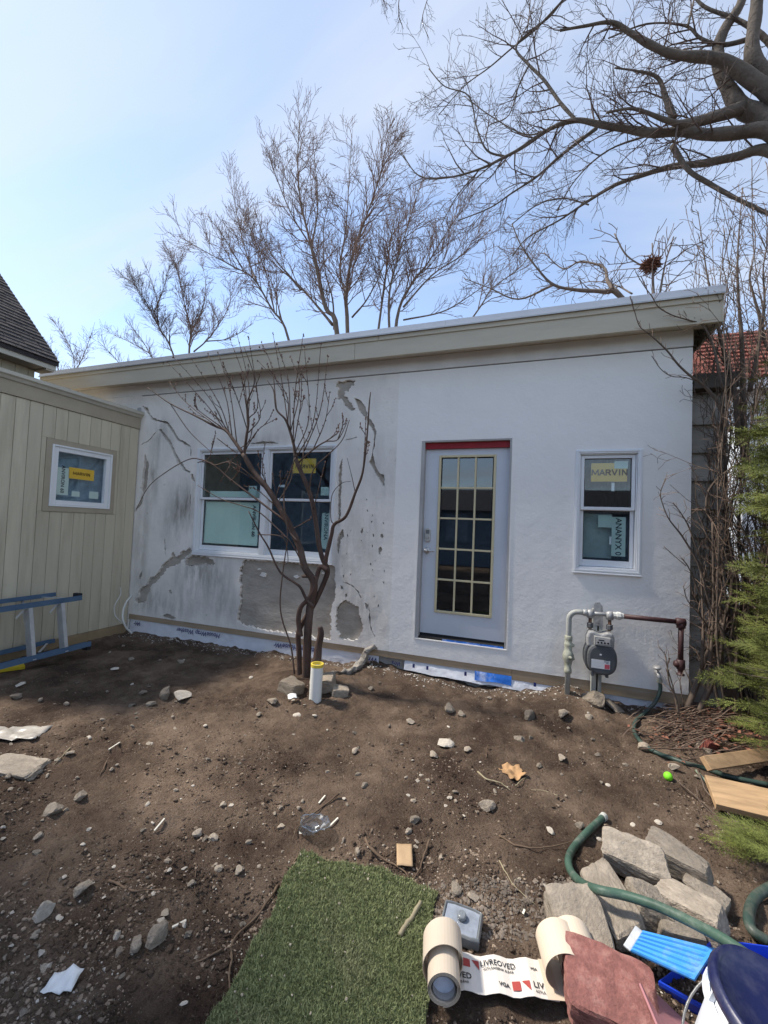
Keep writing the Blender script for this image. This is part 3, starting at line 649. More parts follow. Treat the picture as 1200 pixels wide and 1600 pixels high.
mb.v = [(a, DY - .022, b) for a, b in pl] + [(a, DY, b) for a, b in pl]; mb.f = [tuple(range(20))[::-1]] + [(i, i + 20, (i + 1) % 20 + 20, (i + 1) % 20)[::-1] for i in range(20)]
dl = mb.build('keypad_deadbolt', M_['nickel'], door, bevel=.004)
M_['dark_metal'] = mat('grey_metal', (.2, .2, .2), .4, .1, metal=.7)
MB().lathe([(.017, 0), (.017, .008), (.013, .014)], (p.x, DY - .0215, p.z - .03), (0, -1, 0), 18).build('lock_cylinder', M_['nickel'], door)
MB().box((p.x - .02, DY - .0235, p.z + .012), (p.x + .02, DY - .0221, p.z + .055)).build('keypad', M_['dark_metal'], door)
p = P7(180, 838, DY); MB().lathe([(.033, 0), (.033, .006), (.026, .012), (.012, .016), (.011, .045), (.020, .05), (.024, .062), (.018, .074), (.004, .078)], (p.x, DY - .0005, p.z), (0, -1, 0), 24).tube([(p.x, DY - .052, p.z), (p.x + .045, DY - .056, p.z - .002), (p.x + .09, DY - .05, p.z - .006)], [.009, .008, .006], 10).build('door_handle', M_['nickel'], door, smooth=True)

# ================================================================== left house
hs = thing('board_house', 'beige vertical-board house at the left edge with small square window', 'house', (-6.4, -1.0, 0))
LX = -5.30; YE = -2.15; BS = .137
wy0, wy1, wz0, wz1 = -1.13, -.39, 1.668, 2.402; cw = .062      # window and its taupe casing
k = 0; y = -.012
while y > YE + .02:
    ya, yb = max(YE, y - BS + .004), y
    spans = [(.075, 2.842)]
    if ya < wy1 + cw and yb > wy0 - cw:
        spans = [(.075, wz0 - cw - .002), (wz1 + cw + .002, 2.842)]
        lo, hi = wy0 - cw, wy1 + cw
        if yb > hi + .01: MB().box((LX - .02, hi + .002, wz0 - cw - .002), (LX, yb, wz1 + cw + .002)).build('board', M_['board'], hs, bevel=.004)
        if ya < lo - .01: MB().box((LX - .02, ya, wz0 - cw - .002), (LX, lo - .002, wz1 + cw + .002)).build('board', M_['board'], hs, bevel=.004)
    for za, zb in spans: MB().box((LX - .02, ya, za), (LX - rng.uniform(0, .002), yb, zb)).build('board', M_['board'], hs, bevel=.005)
    y -= BS
mb = MB()                                                       # core of the house
mb.box((-9.5, YE, -.2), (LX - .16, -.002, 3.0)); mb.box((LX - .16, YE, -.2), (LX - .021, wy0 - .0, 3.0)); mb.box((LX - .16, wy1, -.2), (LX - .021, -.002, 3.0))
mb.box((LX - .16, wy0, -.2), (LX - .021, wy1, wz0)); mb.box((LX - .16, wy0, wz1), (LX - .021, wy1, 3.0)); mb.build('house_core', M_['trim'], hs)
MB().box((LX - .02, YE, -.12), (LX + .006, -.03, .073)).build('base_board', mat('weathered_base', (.30, .22, .13), .8, .2, 4, .2), hs, bevel=.003)
MB().box((LX - .02, YE, 2.845), (LX + .014, -.006, 3.0)).build('frieze_board', M_['trim'], hs, bevel=.003)
mb = MB(); prof = [(LX - .02, 2.999), (LX + .03, 3.001), (LX + .05, 3.03), (LX + .075, 3.045), (LX + .075, 3.085), (LX + .05, 3.088), (LX - .2, 3.10)]
n = len(prof); v = [(a, YE, b) for a, b in prof] + [(a, -.004, b) for a, b in prof]; mb.add(v, [(i, i + n, (i + 1) % n + n, (i + 1) % n) for i in range(n)] + [tuple(range(n)), tuple(range(2 * n - 1, n - 1, -1))]); mb.build('gutter', M_['gutter'], hs)
mb = MB(); mb.add([(LX + .06, YE, 3.09), (LX + .06, -.002, 3.09), (-6.0, -.002, 3.16), (-6.0, YE, 3.16)], [(0, 1, 2, 3)]); mb.build('low_roof', M_['shingle'], hs)
# window in the left house (frame lies in the yz plane)
def yzframe(mb, y0, y1, z0, z1, wd, xa, xb):
    mb.box((xa, y0, z0), (xb, y0 + wd, z1)); mb.box((xa, y1 - wd, z0), (xb, y1, z1)); mb.box((xa, y0 + wd, z1 - wd), (xb, y1 - wd, z1)); mb.box((xa, y0 + wd, z0), (xb, y1 - wd, z0 + wd)); return mb
w3 = yzframe(MB(), wy0, wy1, wz0, wz1, .022, LX - .06, LX + .020); yzframe(w3, wy0 + .023, wy1 - .023, wz0 + .023, wz1 - .023, .052, LX - .05, LX + .006)
win3 = w3.build('window', M_['white'], hs, bevel=.003)
yzframe(MB(), wy0 - cw, wy1 + cw, wz0 - cw, wz1 + cw, cw - .001, LX - .018, LX + .010).build('casing', M_['trim'], win3, bevel=.002)
MB().box((LX - .034, wy0 + .07, wz0 + .07), (LX - .03, wy1 - .07, wz1 - .07)).build('pane', M_['glass'], win3)
mb = MB(); a0, a1, b0, b1, c0, c1 = LX - .155, LX - .06, wy0 + .001, wy1 - .001, wz0 + .001, wz1 - .001
mb.add([(a0, b0, c0), (a0, b1, c0), (a0, b1, c1), (a0, b0, c1), (a1, b0, c0), (a1, b1, c0), (a1, b1, c1), (a1, b0, c1)], [(0, 1, 2, 3), (0, 4, 5, 1), (1, 5, 6, 2), (2, 6, 7, 3), (3, 7, 4, 0)]); mb.build('window_recess', M_['room'], win3)
PL = lambda u, v: OX(60 + u / 8.571, 680 + v / 8.571, LX - .028)
def stx(q, material, name='sticker'):
    P = [PL(*c) for c in q]; ys = [p.y for p in P]; zs = [p.z for p in P]
    return MB().box((LX - .0285, min(ys), min(zs)), (LX - .0277, max(ys), max(zs))).build(name, material, win3)
def face_x(x, y, z, roll=0): return Matrix.Translation((x, y, z)) @ Matrix.Rotation(math.pi / 2, 4, 'Z') @ Matrix.Rotation(math.pi / 2, 4, 'X') @ Matrix.Rotation(roll, 4, 'Z')
stx([(412, 425), (740, 615)], M_['yellow']); p = PL(578, 522); block_word('MARVIN', .035, face_x(LX - .027, p.y, p.z), M_['brown_print'], win3)
stx([(262, 425), (392, 805)], M_['sticker']); p = PL(325, 590); text('ANVIRON 60', .058, M_['black'], face_x(LX - .027, p.y, p.z, -math.pi / 2), win3, .0012)
stx([(447, 748), (549, 826)], M_['sticker']); stx([(682, 752), (798, 855)], M_['sticker'])
# upper block with shingled gable roof
ex, ez, ey = -5.72, 3.52, -.86
MB().box((-9.4, YE, 3.05), (-5.98, -.99, 3.50)).build('upper_wall', M_['board'], hs)
for i in range(9): MB().box((-5.979, YE + i * BS, 3.12), (-5.962, min(-.985, YE + (i + 1) * BS - .004), 3.40)).build('board', M_['board'], hs, bevel=.004)
MB().box((-5.98, YE, 3.402), (-5.76, ey - .04, 3.43)).build('soffit_board', M_['trim'], hs)
MB().box((-5.76, YE, 3.40), (-5.735, ey - .02, 3.53)).build('fascia_board', M_['gutter'], hs, bevel=.003)
MB().box((-5.985, -.989, 3.38), (-5.74, -.90, 3.47)).build('eave_return', M_['trim'], hs)
rf = MB(); sl_ = 1.02; run = 2.2
rf.add([(ex, YE, ez), (ex, ey, ez), (ex - run, ey, ez + run * sl_), (ex - run, YE, ez + run * sl_), (ex, YE, ez - .06), (ex, ey, ez - .06), (ex - run, ey, ez + run * sl_ - .06), (ex - run, YE, ez + run * sl_ - .06)], [(0, 1, 2, 3), (0, 4, 5, 1), (1, 5, 6, 2), (7, 6, 5, 4), (3, 2, 6, 7), (0, 3, 7, 4)])
roof = rf.build('roof', M_['shingle'], hs)
mb = MB(); cs_ = .085; nrm = Vector((sl_, 0, 1)).normalized(); dn = Vector((1, 0, -sl_)).normalized()
ncs = int(run * math.hypot(1, sl_) / cs_)
for i in range(ncs):
    o = Vector((ex, 0, ez)) - dn * (i * cs_) + dn * .012
    yy = YE
    while yy < ey + .01:
        wd_ = min(rng.uniform(.13, .22), ey + .012 - yy)
        if wd_ < .02: break
        lo = o + nrm * rng.uniform(.010, .016) + dn * rng.uniform(0, .006); hi = o - dn * (cs_ + .02) + nrm * .002
        a, b, c, d = [Vector((q.x, t, q.z)) for q, t in ((lo, yy), (lo, yy + wd_ - .006), (hi, yy + wd_ - .006), (hi, yy))]
        e, f_ = a - nrm * .012, b - nrm * .012
        mb.add([a, b, c, d, e, f_], [(0, 1, 2, 3), (0, 4, 5, 1), (1, 5, 2), (0, 3, 4)]); yy += wd_
mb.build('shingles', M_['shingle'], roof, kind='stuff')
tri = MB(); tri.add([(-5.98, -.992, 3.5), (-9.4, -.992, 3.5), (-7.9, -.992, 5.4), (-5.98, -.995, 3.5)], [(0, 1, 2)]); tri.build('gable_wall', M_['board'], hs)

# ================================================================== photographer's house behind (out of frame; shades the near ground, mirrored in the glass)
M_['slate'] = mat('slate_siding', (.22, .29, .37), .8, .15)
bh = thing('tall_house', 'tall slate grey house beyond the left edge, seen only in window reflections', 'house', (-9, -8.5, 0))
MB().box((-12, -12, -.2), (-6.0, -3.52, 7.4)).build('wall', M_['slate'], bh)
for i in range(3):
    for z in (1.0, 4.2): w_ = MB().box((-5.999, -5.6 - i * 2.2, z), (-5.96, -6.6 - i * 2.2, z + 1.5)).build('window', M_['white'], bh); MB().box((-5.958, -5.68 - i * 2.2, z + .08), (-5.955, -6.52 - i * 2.2, z + 1.42)).build('pane', M_['room'], w_)
bh2 = thing('garden_house', 'low dark house across the yard, seen only mirrored in the glass', 'house', (0, -15, 0))
MB().box((-5.5, -20, -.2), (9, -14, 2.5)).build('wall', M_['slate'], bh2)
mb = MB(); mb.add([(-6, -13.6, 2.45), (9.5, -13.6, 2.45), (9.5, -17, 3.7), (-6, -17, 3.7), (-6, -20.4, 2.45), (9.5, -20.4, 2.45)], [(0, 1, 2, 3), (3, 2, 5, 4), (0, 3, 4), (1, 5, 2)]); mb.build('roof', M_['shingle'], bh2)
for x in (-3.5, 0, 3.5, 6.5): w_ = MB().box((x, -13.999, 1), (x + 1.1, -13.95, 2.4)).build('window', M_['slate'], bh2); MB().box((x + .08, -13.948, 1.08), (x + 1.02, -13.945, 2.32)).build('pane', M_['room'], w_)

# ================================================================== lap-sided wall right of the building, red-roofed neighbour
M_['lap'] = mat('weathered_lap_siding', (.42, .385, .335), .85, .2, 4, .4, 40, stretch=(.4, 1, 3), rnd=.08, dirt_shade=(.26, .235, .20), dirt_shade_amt=.6)
sh = thing('lap_sided_shed', 'grey lap-sided shed wall behind the brush, right of the white stucco corner', 'shed', (2.0, .4, 0))
SHX = OY(1136, 800, .15).x
z = .02
while z < 2.9:
    mb = MB(); ze = z + .292
    prof = [(.165, z), (.135, z + .004), (.175, ze), (.20, ze), (.20, z)]
    v = [(WX1 - .001, a, b) for a, b in prof] + [(SHX, a, b) for a, b in prof]
    mb.add(v, [(i, (i + 1) % 5, (i + 1) % 5 + 5, i + 5) for i in range(5)] + [(0, 4, 3, 2, 1), (5, 6, 7, 8, 9)]); mb.build('plank', M_['lap'], sh); z += .262
MB().box((WX1, .2, -.2), (SHX - .01, 3.0, 2.98)).build('shed_core', M_['lap'], sh)
MB().box((WX1 + .03, .06, 2.96), (SHX + .05, 3.1, 3.10)).build('roof_edge', mat('dark_eave', (.10, .085, .07), .8), sh, bevel=.005)
nh = thing('red_roofed_house', 'neighbouring house with red tiled roof and white trim behind the right-hand brush', 'house', (11, 8.2, 0))
M_['redroof'] = mat('red_roof_tiles', (.20, .066, .048), .85, .25, 8, .3, 40, rnd=.12)
NZ = OY(1165, 615, 8.0).z
MB().box((5.0, 8.0, -.2), (20, 14, NZ + .1)).build('wall', mat('white_siding', (.62, .64, .66), .7, .05, 3, .1), nh)
MB().box((4.3, 7.5, NZ - .02), (20.2, 7.6, NZ + .22)).build('fascia_board', M_['white'], nh)
rr = MB(); ZR = NZ + .23; rr.add([(4.3, 7.5, ZR), (20.2, 7.5, ZR), (20.2, 9.6, ZR + 2.0), (4.3, 9.6, ZR + 2.0), (4.3, 11.7, ZR), (20.2, 11.7, ZR)], [(0, 1, 2, 3), (3, 2, 5, 4), (0, 3, 4), (1, 5, 2)]); rfo = rr.build('roof', M_['redroof'], nh)
for i in range(12):
    t0, t1 = i / 12, (i + 1) / 12; y0, z0 = 7.5 + 2.1 * t0, ZR + 2.0 * t0; y1, z1 = 7.5 + 2.1 * t1, ZR + 2.0 * t1
    mb = MB(); mb.add([(4.26, y0 - .03, z0 + .05), (20.2, y0 - .03, z0 + .05), (20.2, y1, z1 + .012), (4.26, y1, z1 + .012), (4.26, y0, z0 + .003), (20.2, y0, z0 + .003)], [(0, 1, 2, 3), (4, 5, 1, 0)]); mb.build('tile_course', M_['redroof'], rfo)
for x in (6.3, 9.0, 12.0): w_ = MB().box((x, 7.95, 1.2), (x + 1.1, 8.02, 2.7)).build('window', M_['white'], nh); MB().box((x + .09, 7.945, 1.29), (x + 1.01, 7.949, 2.61)).build('pane', M_['glass'], w_)
# ================================================================== gas meter
M_['gasgrey'] = mat('grey_gas_pipe', (.36, .37, .35), .55, .12, 8, .15, 60, dirt_shade=(.28, .24, .18), dirt_shade_amt=.4)
M_['meter'] = mat('meter_grey', (.085, .09, .097), .5, .12, 8, .15, 80, dirt_shade=(.16, .155, .15), dirt_shade_amt=.3)
M_['alu'] = mat('cast_grey', (.36, .36, .36), .5, .15, 10, .3, 60, metal=.3, dirt_shade=(.2, .18, .15), dirt_shade_amt=.5)
M_['maroon'] = mat('red_oxide_pipe', (.055, .025, .026), .5, .2, 10, .15, 60, dirt_shade=(.10, .055, .05), dirt_shade_amt=.5)
M_['brass'] = mat('painted_valve', (.33, .335, .27), .6, .35, 14, .3, 60, dirt_shade=(.16, .14, .09), dirt_shade_amt=.6)
M_['rust'] = mat('rusty_nipple', (.14, .075, .05), .7, .3, 20, .3, 90)
K = 4.615
def PG(u, v, y): return OY(840 + u / K, 920 + v / K, y)
gy_ = -.17
gm = thing('gas_meter', 'grey gas meter with valve riser and maroon pipe on the white wall', 'gas meter', PG(460, 790, gy_))
r0 = PG(212, 830, gy_); r0.z = -.1; e1 = PG(212, 235, gy_); e2 = PG(258, 178, gy_); e3 = PG(345, 172, gy_)
zt = e3.z
pipe = [r0, Vector((r0.x, gy_, e1.z - .02))]
cx, rad = r0.x, .075
arc = [Vector((r0.x + rad - rad * math.cos(a), gy_, zt - rad + rad * math.sin(a))) for a in [math.pi / 2 * i / 7 for i in range(8)]]
MB().tube([r0] + arc + [Vector((e3.x, gy_, zt))], .024, 14).build('riser_pipe', M_['gasgrey'], gm, smooth=True)
vz = PG(212, 480, gy_).z
MB().lathe([(.027, -.16), (.033, -.155), (.033, -.12), (.028, -.115), (.034, -.06), (.046, -.03), (.048, .01), (.036, .045), (.031, .05), (.036, .09), (.036, .115), (.029, .12), (.034, .15), (.034, .18), (.027, .185)], (r0.x, gy_, vz), (0, 0, 1), 18).build('shutoff_valve', M_['brass'], gm, smooth=True)
MB().lathe([(.020, 0), (.020, .045), (.012, .05), (.012, .07)], (r0.x, gy_, vz - .005), (.35, -1, 0), 12).build('valve_stem', M_['brass'], gm, smooth=True)
MB().lathe([(.014, 0), (.014, .05)], (r0.x, gy_, vz + .1), (1, -.3, 0), 10).build('valve_plug', M_['brass'], gm, smooth=True)
MB().lathe([(.012, 0), (.012, .055)], (r0.x, gy_, vz - .02), (1, -.2, 0), 10).build('valve_plug', M_['brass'], gm, smooth=True)
pL = PG(380, 175, gy_); pR = PG(520, 200, gy_); zb = (pL.z + pR.z) / 2; pL.z = pR.z = zt
MB().lathe([(.026, 0), (.031, .01), (.031, .035), (.026, .04)], (e3.x - .02, gy_, zt), (1, 0, 0), 14).build('coupling', M_['alu'], gm, smooth=True)
MB().tube([(e3.x + .015, gy_, zt), (pR.x + .02, gy_, zt)], .017, 12).build('meter_bar', M_['alu'], gm, smooth=True)
for p_, nm in ((pL, 'inlet_elbow'), (pR, 'outlet_elbow')): MB().lathe([(.012, -.045), (.030, -.04), (.034, -.01), (.031, .02), (.015, .032)], (p_.x, gy_, zt), (0, 0, 1), 16).build(nm, M_['alu'], gm, smooth=True)
zn = PG(440, 270, gy_).z
for p_ in (pL, pR):
    MB().tube([(p_.x, gy_, zt - .03), (p_.x, gy_, zn - .03)], .015, 12).build('nipple', M_['rust'], gm, smooth=True)
    MB().lathe([(.024, -.02), (.027, -.015), (.027, .02), (.022, .025)], (p_.x, gy_, zn), (0, 0, 1), 8).build('swivel_nut', M_['meter'], gm)
bt = PG(445, 300, gy_).z; bm = PG(445, 395, gy_).z; mc = PG(450, 495, gy_); xl, xr = PG(352, 340, gy_).x, PG(543, 340, gy_).x
mb = MB(); prof = []; n = 20                                      # upper casting
def slab_xz(poly, y0, y1, mb=None):
    mb = mb or MB(); n = len(poly); mb.add([(a, y0, b) for a, b in poly] + [(a, y1, b) for a, b in poly], [tuple(range(n))[::-1], tuple(range(n, 2 * n))] + [(i, (i + 1) % n, (i + 1) % n + n, i + n) for i in range(n)]); return mb
slab_xz([(xl, bm - .02), (xr, bm - .02), (xr + .004, bm + .06), (xr - .012, bt - .005), (xr - .05, bt), ((xl + xr) / 2, bt - .022), (xl + .05, bt), (xl + .012, bt - .005), (xl - .004, bm + .06)], gy_ - .075, gy_ + .07).build('meter_top', M_['alu'], gm, bevel=.014)
rx = (PG(560, 480, gy_).x - PG(330, 480, gy_).x) / 2; cxm = (PG(560, 480, gy_).x + PG(330, 480, gy_).x) / 2; zlow = PG(450, 600, gy_).z
czm = (bm + zlow) / 2 + .012; rz = (bm - zlow) / 2 + .02
pan = [(cxm + rx * math.copysign(abs(math.cos(a)) ** .75, math.cos(a)), czm + rz * math.copysign(abs(math.sin(a)) ** .8, math.sin(a))) for a in [2 * math.pi * i / 28 for i in range(28)]]
slab_xz(pan, gy_ - .045, gy_ + .07).build('meter_body', M_['meter'], gm, bevel=.012)
pan2 = [(cxm + .010 + (a - cxm) * .93, czm - .003 + (b - czm) * .93) for a, b in pan]
body = slab_xz(pan2, gy_ - .105, gy_ - .046).build('diaphragm_cover', M_['meter'], gm, bevel=.022)
q0 = PG(410, 340, gy_ - .1); q1 = PG(527, 415, gy_ - .1)
ib = slab_xz([(q0.x, q1.z), (q1.x, q1.z - .004), (q1.x, q0.z - .006), (q0.x, q0.z)], gy_ - .118, gy_ - .07).build('index_box', M_['alu'], gm, bevel=.004)
MB().box((q0.x + .012, gy_ - .1205, q1.z + .012), (q1.x - .010, gy_ - .1185, q0.z - .014)).build('index_window', mat('index_face', (.50, .48, .45), .3, .1), ib)
for i in range(4): MB().lathe([(.0085, 0), (.0085, .001)], (q0.x + .028 + i * .026, gy_ - .1208, q1.z + .026), (0, -1, 0), 12).build('dial', M_['black'], ib)
MB().box((q0.x + .03, gy_ - .1213, q0.z - .032), (q0.x + .075, gy_ - .1207, q0.z - .022)).build('dial_print', M_['black'], ib)
l0 = PG(388, 505, gy_ - .106); l1 = PG(522, 585, gy_ - .106); lb = M_['sticker']
M_['label'] = mat('white_label', (.62, .64, .66), .5, .05)
lab = MB().box((l0.x, gy_ - .1075, l1.z), (l1.x, gy_ - .1058, l0.z)).build('meter_label', M_['label'], gm)
MB().box((l0.x + .105, gy_ - .1085, l1.z + .004), (l1.x - .004, gy_ - .1077, l1.z + .042)).build('label_stripe', mat('label_red', (.50, .10, .13), .5, .1), lab)
for i, (a, b) in enumerate(((.1, .075), (.1, .062), (.115, .05))): MB().box((l0.x + a, gy_ - .1083, l1.z + b), (l1.x - .012, gy_ - .1077, l1.z + b + .004)).build('label_print', M_['black'], lab)
pp = PG(455, 475, gy_ - .106); MB().box((pp.x - .008, gy_ - .107, pp.z - .006), (pp.x + .008, gy_ - .1055, pp.z + .006)).build('tag', M_['label'], gm)
for u in (395, 500): q = PG(u, 598, gy_ - .08); MB().box((q.x - .012, gy_ - .09, zlow - .018), (q.x + .012, gy_ - .04, zlow + .02)).build('foot_lug', M_['meter'], gm, bevel=.003)
p0 = PG(383, 700, gy_ + .09); p1 = PG(458, 700, gy_ + .09); ptop = PG(440, 98, gy_ + .1).z; yA, yB = gy_ + .075, gy_ + .135
mb = MB(); mb.box((p0.x, yA, -.15), (p0.x + .043, yB, ptop - .06)); mb.build('post_channel', M_['gasgrey'], gm, bevel=.004)
MB().box((p1.x - .030, yA, -.15), (p1.x, yB, ptop - .06)).build('post_channel', M_['gasgrey'], gm, bevel=.004)
MB().box((p0.x + .044, yB - .012, -.15), (p1.x - .031, yB - .004, ptop - .06)).build('post_web', M_['black'], gm)
slab_xz([(p0.x + .012, ptop - .20), (p1.x + .004, ptop - .22), (p1.x - .004, ptop - .03), (p1.x - .03, ptop + .005), (p0.x + .02, ptop), (p0.x + .010, ptop - .02)], yA - .006, yA - .001).build('bracket_plate', mat('worn_plate', (.42, .41, .40), .5, .25, 12, .3, 40, dirt_shade=(.05, .045, .04), dirt_shade_amt=.9, dscale=14), gm)
u0 = PG(570, 196, gy_)
MB().lathe([(.019, 0), (.030, .004), (.030, .026), (.036, .03), (.036, .06), (.030, .064), (.024, .085)], (pR.x + .025, gy_, zt), (1, 0, 0), 8).build('union', mat('pale_union', (.55, .55, .52), .5, .2, 20, .3), gm)
q = PG(1035, 232, gy_); zr = zt - .002
MB().tube([(pR.x + .10, gy_, zt), (q.x, gy_, zr)], .0205, 14).build('house_pipe', M_['maroon'], gm, smooth=True)
MB().lathe([(.022, -.04), (.033, -.036), (.033, .03), (.022, .034)], (q.x, gy_, zr), (1, 0, 0), 14).lathe([(.022, -.055), (.033, -.05), (.033, -.015), (.02, .0)], (q.x, gy_, zr), (0, 0, 1), 14).build('pipe_tee', M_['maroon'], gm, smooth=True)
qb = PG(1030, 560, gy_)
MB().tube([(q.x, gy_, zr - .03), (q.x, gy_, qb.z)], .0205, 14).build('drop_pipe', M_['maroon'], gm, smooth=True)
MB().lathe([(.021, .06), (.032, .055), (.034, .0), (.03, -.02), (.022, -.03), (.018, -.06), (.030, -.062), (.030, -.072)], (q.x, gy_, qb.z), (0, 0, 1), 14).build('drip_leg', M_['maroon'], gm, smooth=True)
MB().lathe([(.028, 0), (.030, .035), (.02, .05)], (q.x, gy_, qb.z + .012), (-1, 0, .25), 12).build('side_outlet', M_['maroon'], gm, smooth=True)

# ================================================================== spigot and hoses
M_['hose'] = mat('dark_green_hose', (.035, .060, .050), .45, .2, 12, .1, 60, dirt_shade=(.22, .19, .15), dirt_shade_amt=.55, dscale=9)
M_['hose2'] = mat('green_rubber_hose', (.052, .098, .072), .5, .22, 9, .15, 60, dirt_shade=(.30, .30, .26), dirt_shade_amt=.6, dscale=8)
H5 = lambda u, v: (960 + u / 5, 1000 + v / 5)
bib = OY(*H5(355, 275), -.10)
sp = thing('hose_spigot', 'weathered grey hose spigot on the wall beneath the maroon pipe', 'spigot', bib)
MB().tube([(bib.x, .03, bib.z), (bib.x, -.06, bib.z), (bib.x, -.10, bib.z - .035)], [.014, .016, .016], 12).build('spigot_body', M_['alu'], sp, smooth=True)
MB().lathe([(.006, .0), (.006, .045), (.030, .046), (.032, .058), (.008, .06)], (bib.x, -.05, bib.z + .008), (-.25, -.35, 1), 12).build('spigot_handle', M_['alu'], sp, smooth=True)
MB().lathe([(.021, 0), (.021, .03)], (bib.x, -.10, bib.z - .065), (0, 0, 1), 10).build('hose_collar', M_['brass'], sp)
pts = [Vector((bib.x, -.10, bib.z - .05)), OY(*H5(357, 390), -.12), OY(*H5(322, 480), -.16)]
for u, v in ((235, 572), (165, 640), (158, 720), (220, 810), (330, 880), (450, 925), (560, 962), (700, 1002), (850, 1052), (1000, 1090), (1200, 1130)): pts.append(GG(*H5(u, v), .016))
P_ = spline(pts, 8); tag(MB().tube(P_, .0155, 10).build('garden_hose', M_['hose'], smooth=True), 'thin dark green hose running from the wall spigot towards the lumber', 'hose')
tag(MB().tube(spline([GG(*H5(640, 1020), .01), GG(*H5(700, 1090), .012), GG(*H5(790, 1190), .012), GG(*H5(900, 1300), .01)], 6), [.008] * 19, 8).build('garden_stake', mat('green_stake', (.22, .27, .20), .6, .2), smooth=True), 'thin pale green tube lying against the lower lumber offcut', 'tube')
H9 = lambda u, v: (780 + u / 2.857, 1240 + v / 2.857)
zs = [.022, .022, .022, .022, .03, .10, .15, .17, .20, .23, .27, .30, .32, .33]
pts = [GG(*H9(u, v), z) for (u, v), z in zip(((465, 105), (400, 165), (340, 232), (310, 290), (322, 350), (375, 403), (450, 432), (560, 455), (700, 500), (850, 570), (1000, 650), (1120, 730), (1200, 780), (1330, 870)), zs)]
P_ = spline(pts, 8)
h2 = MB().tube(P_, .0168, 14).build('rubber_hose', M_['hose2'], smooth=True); tag(h2, 'thick green rubber hose lying over the rubble pile', 'hose')
d = (P_[0] - P_[2]).normalized(); MB().lathe([(.020, 0), (.021, .03), (.017, .031), (.017, .012), (.005, .012)], P_[0] - d * .018, d, 14).build('hose_end', mat('frayed_hose_end', (.5, .5, .46), .8, .3, 30), h2)
pts = [GG(*H9(u, v), z) for u, v, z in ((1300, 380, .06), (1200, 425, .05), (1140, 470, .03), (1115, 540, .03), (1130, 610, .03), (1200, 660, .02))]
tag(MB().tube(spline(pts, 6), .0195, 12).build('rubber_hose', M_['hose'], smooth=True), 'loop of dark hose at the right edge beside the blue tray', 'hose')

# ================================================================== stones
def rock_mesh(name, seed, flat=1.0, sub=3, ang=.35, boxy=0.0):
    r = random.Random(seed); import bmesh
    bm = bmesh.new(); bmesh.ops.create_icosphere(bm, subdivisions=sub, radius=1)
    planes = [(Vector((r.gauss(0, 1), r.gauss(0, 1), r.gauss(0, 1))).normalized(), r.uniform(.42, .85)) for _ in range(12 if not boxy else 5)]
    off = Vector((seed * 3.1, seed * 1.7, 0))
    for v in bm.verts:
        p = v.co.copy()
        if boxy: m = max(abs(p.x), abs(p.y), abs(p.z)); p = p.lerp(p / m, boxy)
        for n, d in planes:
            e = p.dot(n) - d * (1.75 if boxy else 1)
            if e > 0: p -= n * e * .97
        p += p * ang * .35 * noise.noise(p * 1.8 + off) + p * .045 * noise.noise(p * 6 + off) + p * .03 * noise.noise(p * 15 + off)
        p.z *= flat; v.co = p
    me = bpy.data.meshes.new(name); bm.to_mesh(me); bm.free(); return me
M_['stone'] = mat('field_stone', (.31, .26, .205), .9, .25, 3, .5, 9, rnd=.35, dirt_shade=(.16, .115, .085), dirt_shade_amt=.5, dscale=2, dist=.05)
M_['pale'] = mat('pale_stone', (.46, .41, .345), .9, .2, 3, .4, 9, rnd=.2, dirt_shade=(.25, .20, .15), dirt_shade_amt=.4, dscale=2)
M_['rubble'] = mat('rubble_concrete', (.30, .255, .205), .95, .30, 1.6, .5, 6, rnd=.25, dirt_shade=(.16, .125, .092), dirt_shade_amt=.85, dscale=1.3, dist=.05)
M_['redstone'] = mat('red_sandstone', (.25, .105, .09), .95, .3, 3, .35, 7, dirt_shade=(.36, .23, .19), dirt_shade_amt=.6, dscale=3, dist=.05)
protos = [rock_mesh('stone', i, .62) for i in range(7)]; 
for m in protos: m.materials.append(M_['stone'])
protos_p = [rock_mesh('stone', 20 + i, .55) for i in range(4)]
for m in protos_p: m.materials.append(M_['pale'])
def put_stone(px, py, wpx, asp=.75, seed=0, pale=False, label=None, group=None, sink=.5, cat='stone', name='stone'):
    p = GG(px, py); d = (p - Vector(CAM)).length; r = wpx * d / FPX / 2; rr = random.Random(seed)
    me = rr.choice(protos_p if pale else protos); o = bpy.data.objects.new(name, me); link(o)
    o.scale = (r, r * asp * rr.uniform(.85, 1.2), r * rr.uniform(.7, 1.0)); o.rotation_euler = (rr.uniform(-.2, .2), rr.uniform(-.2, .2), rr.uniform(0, 6.3))
    o.location = (p.x, p.y, gz(p.x, p.y) + r * .55 * (1 - sink)); return tag(o, label, cat, group)
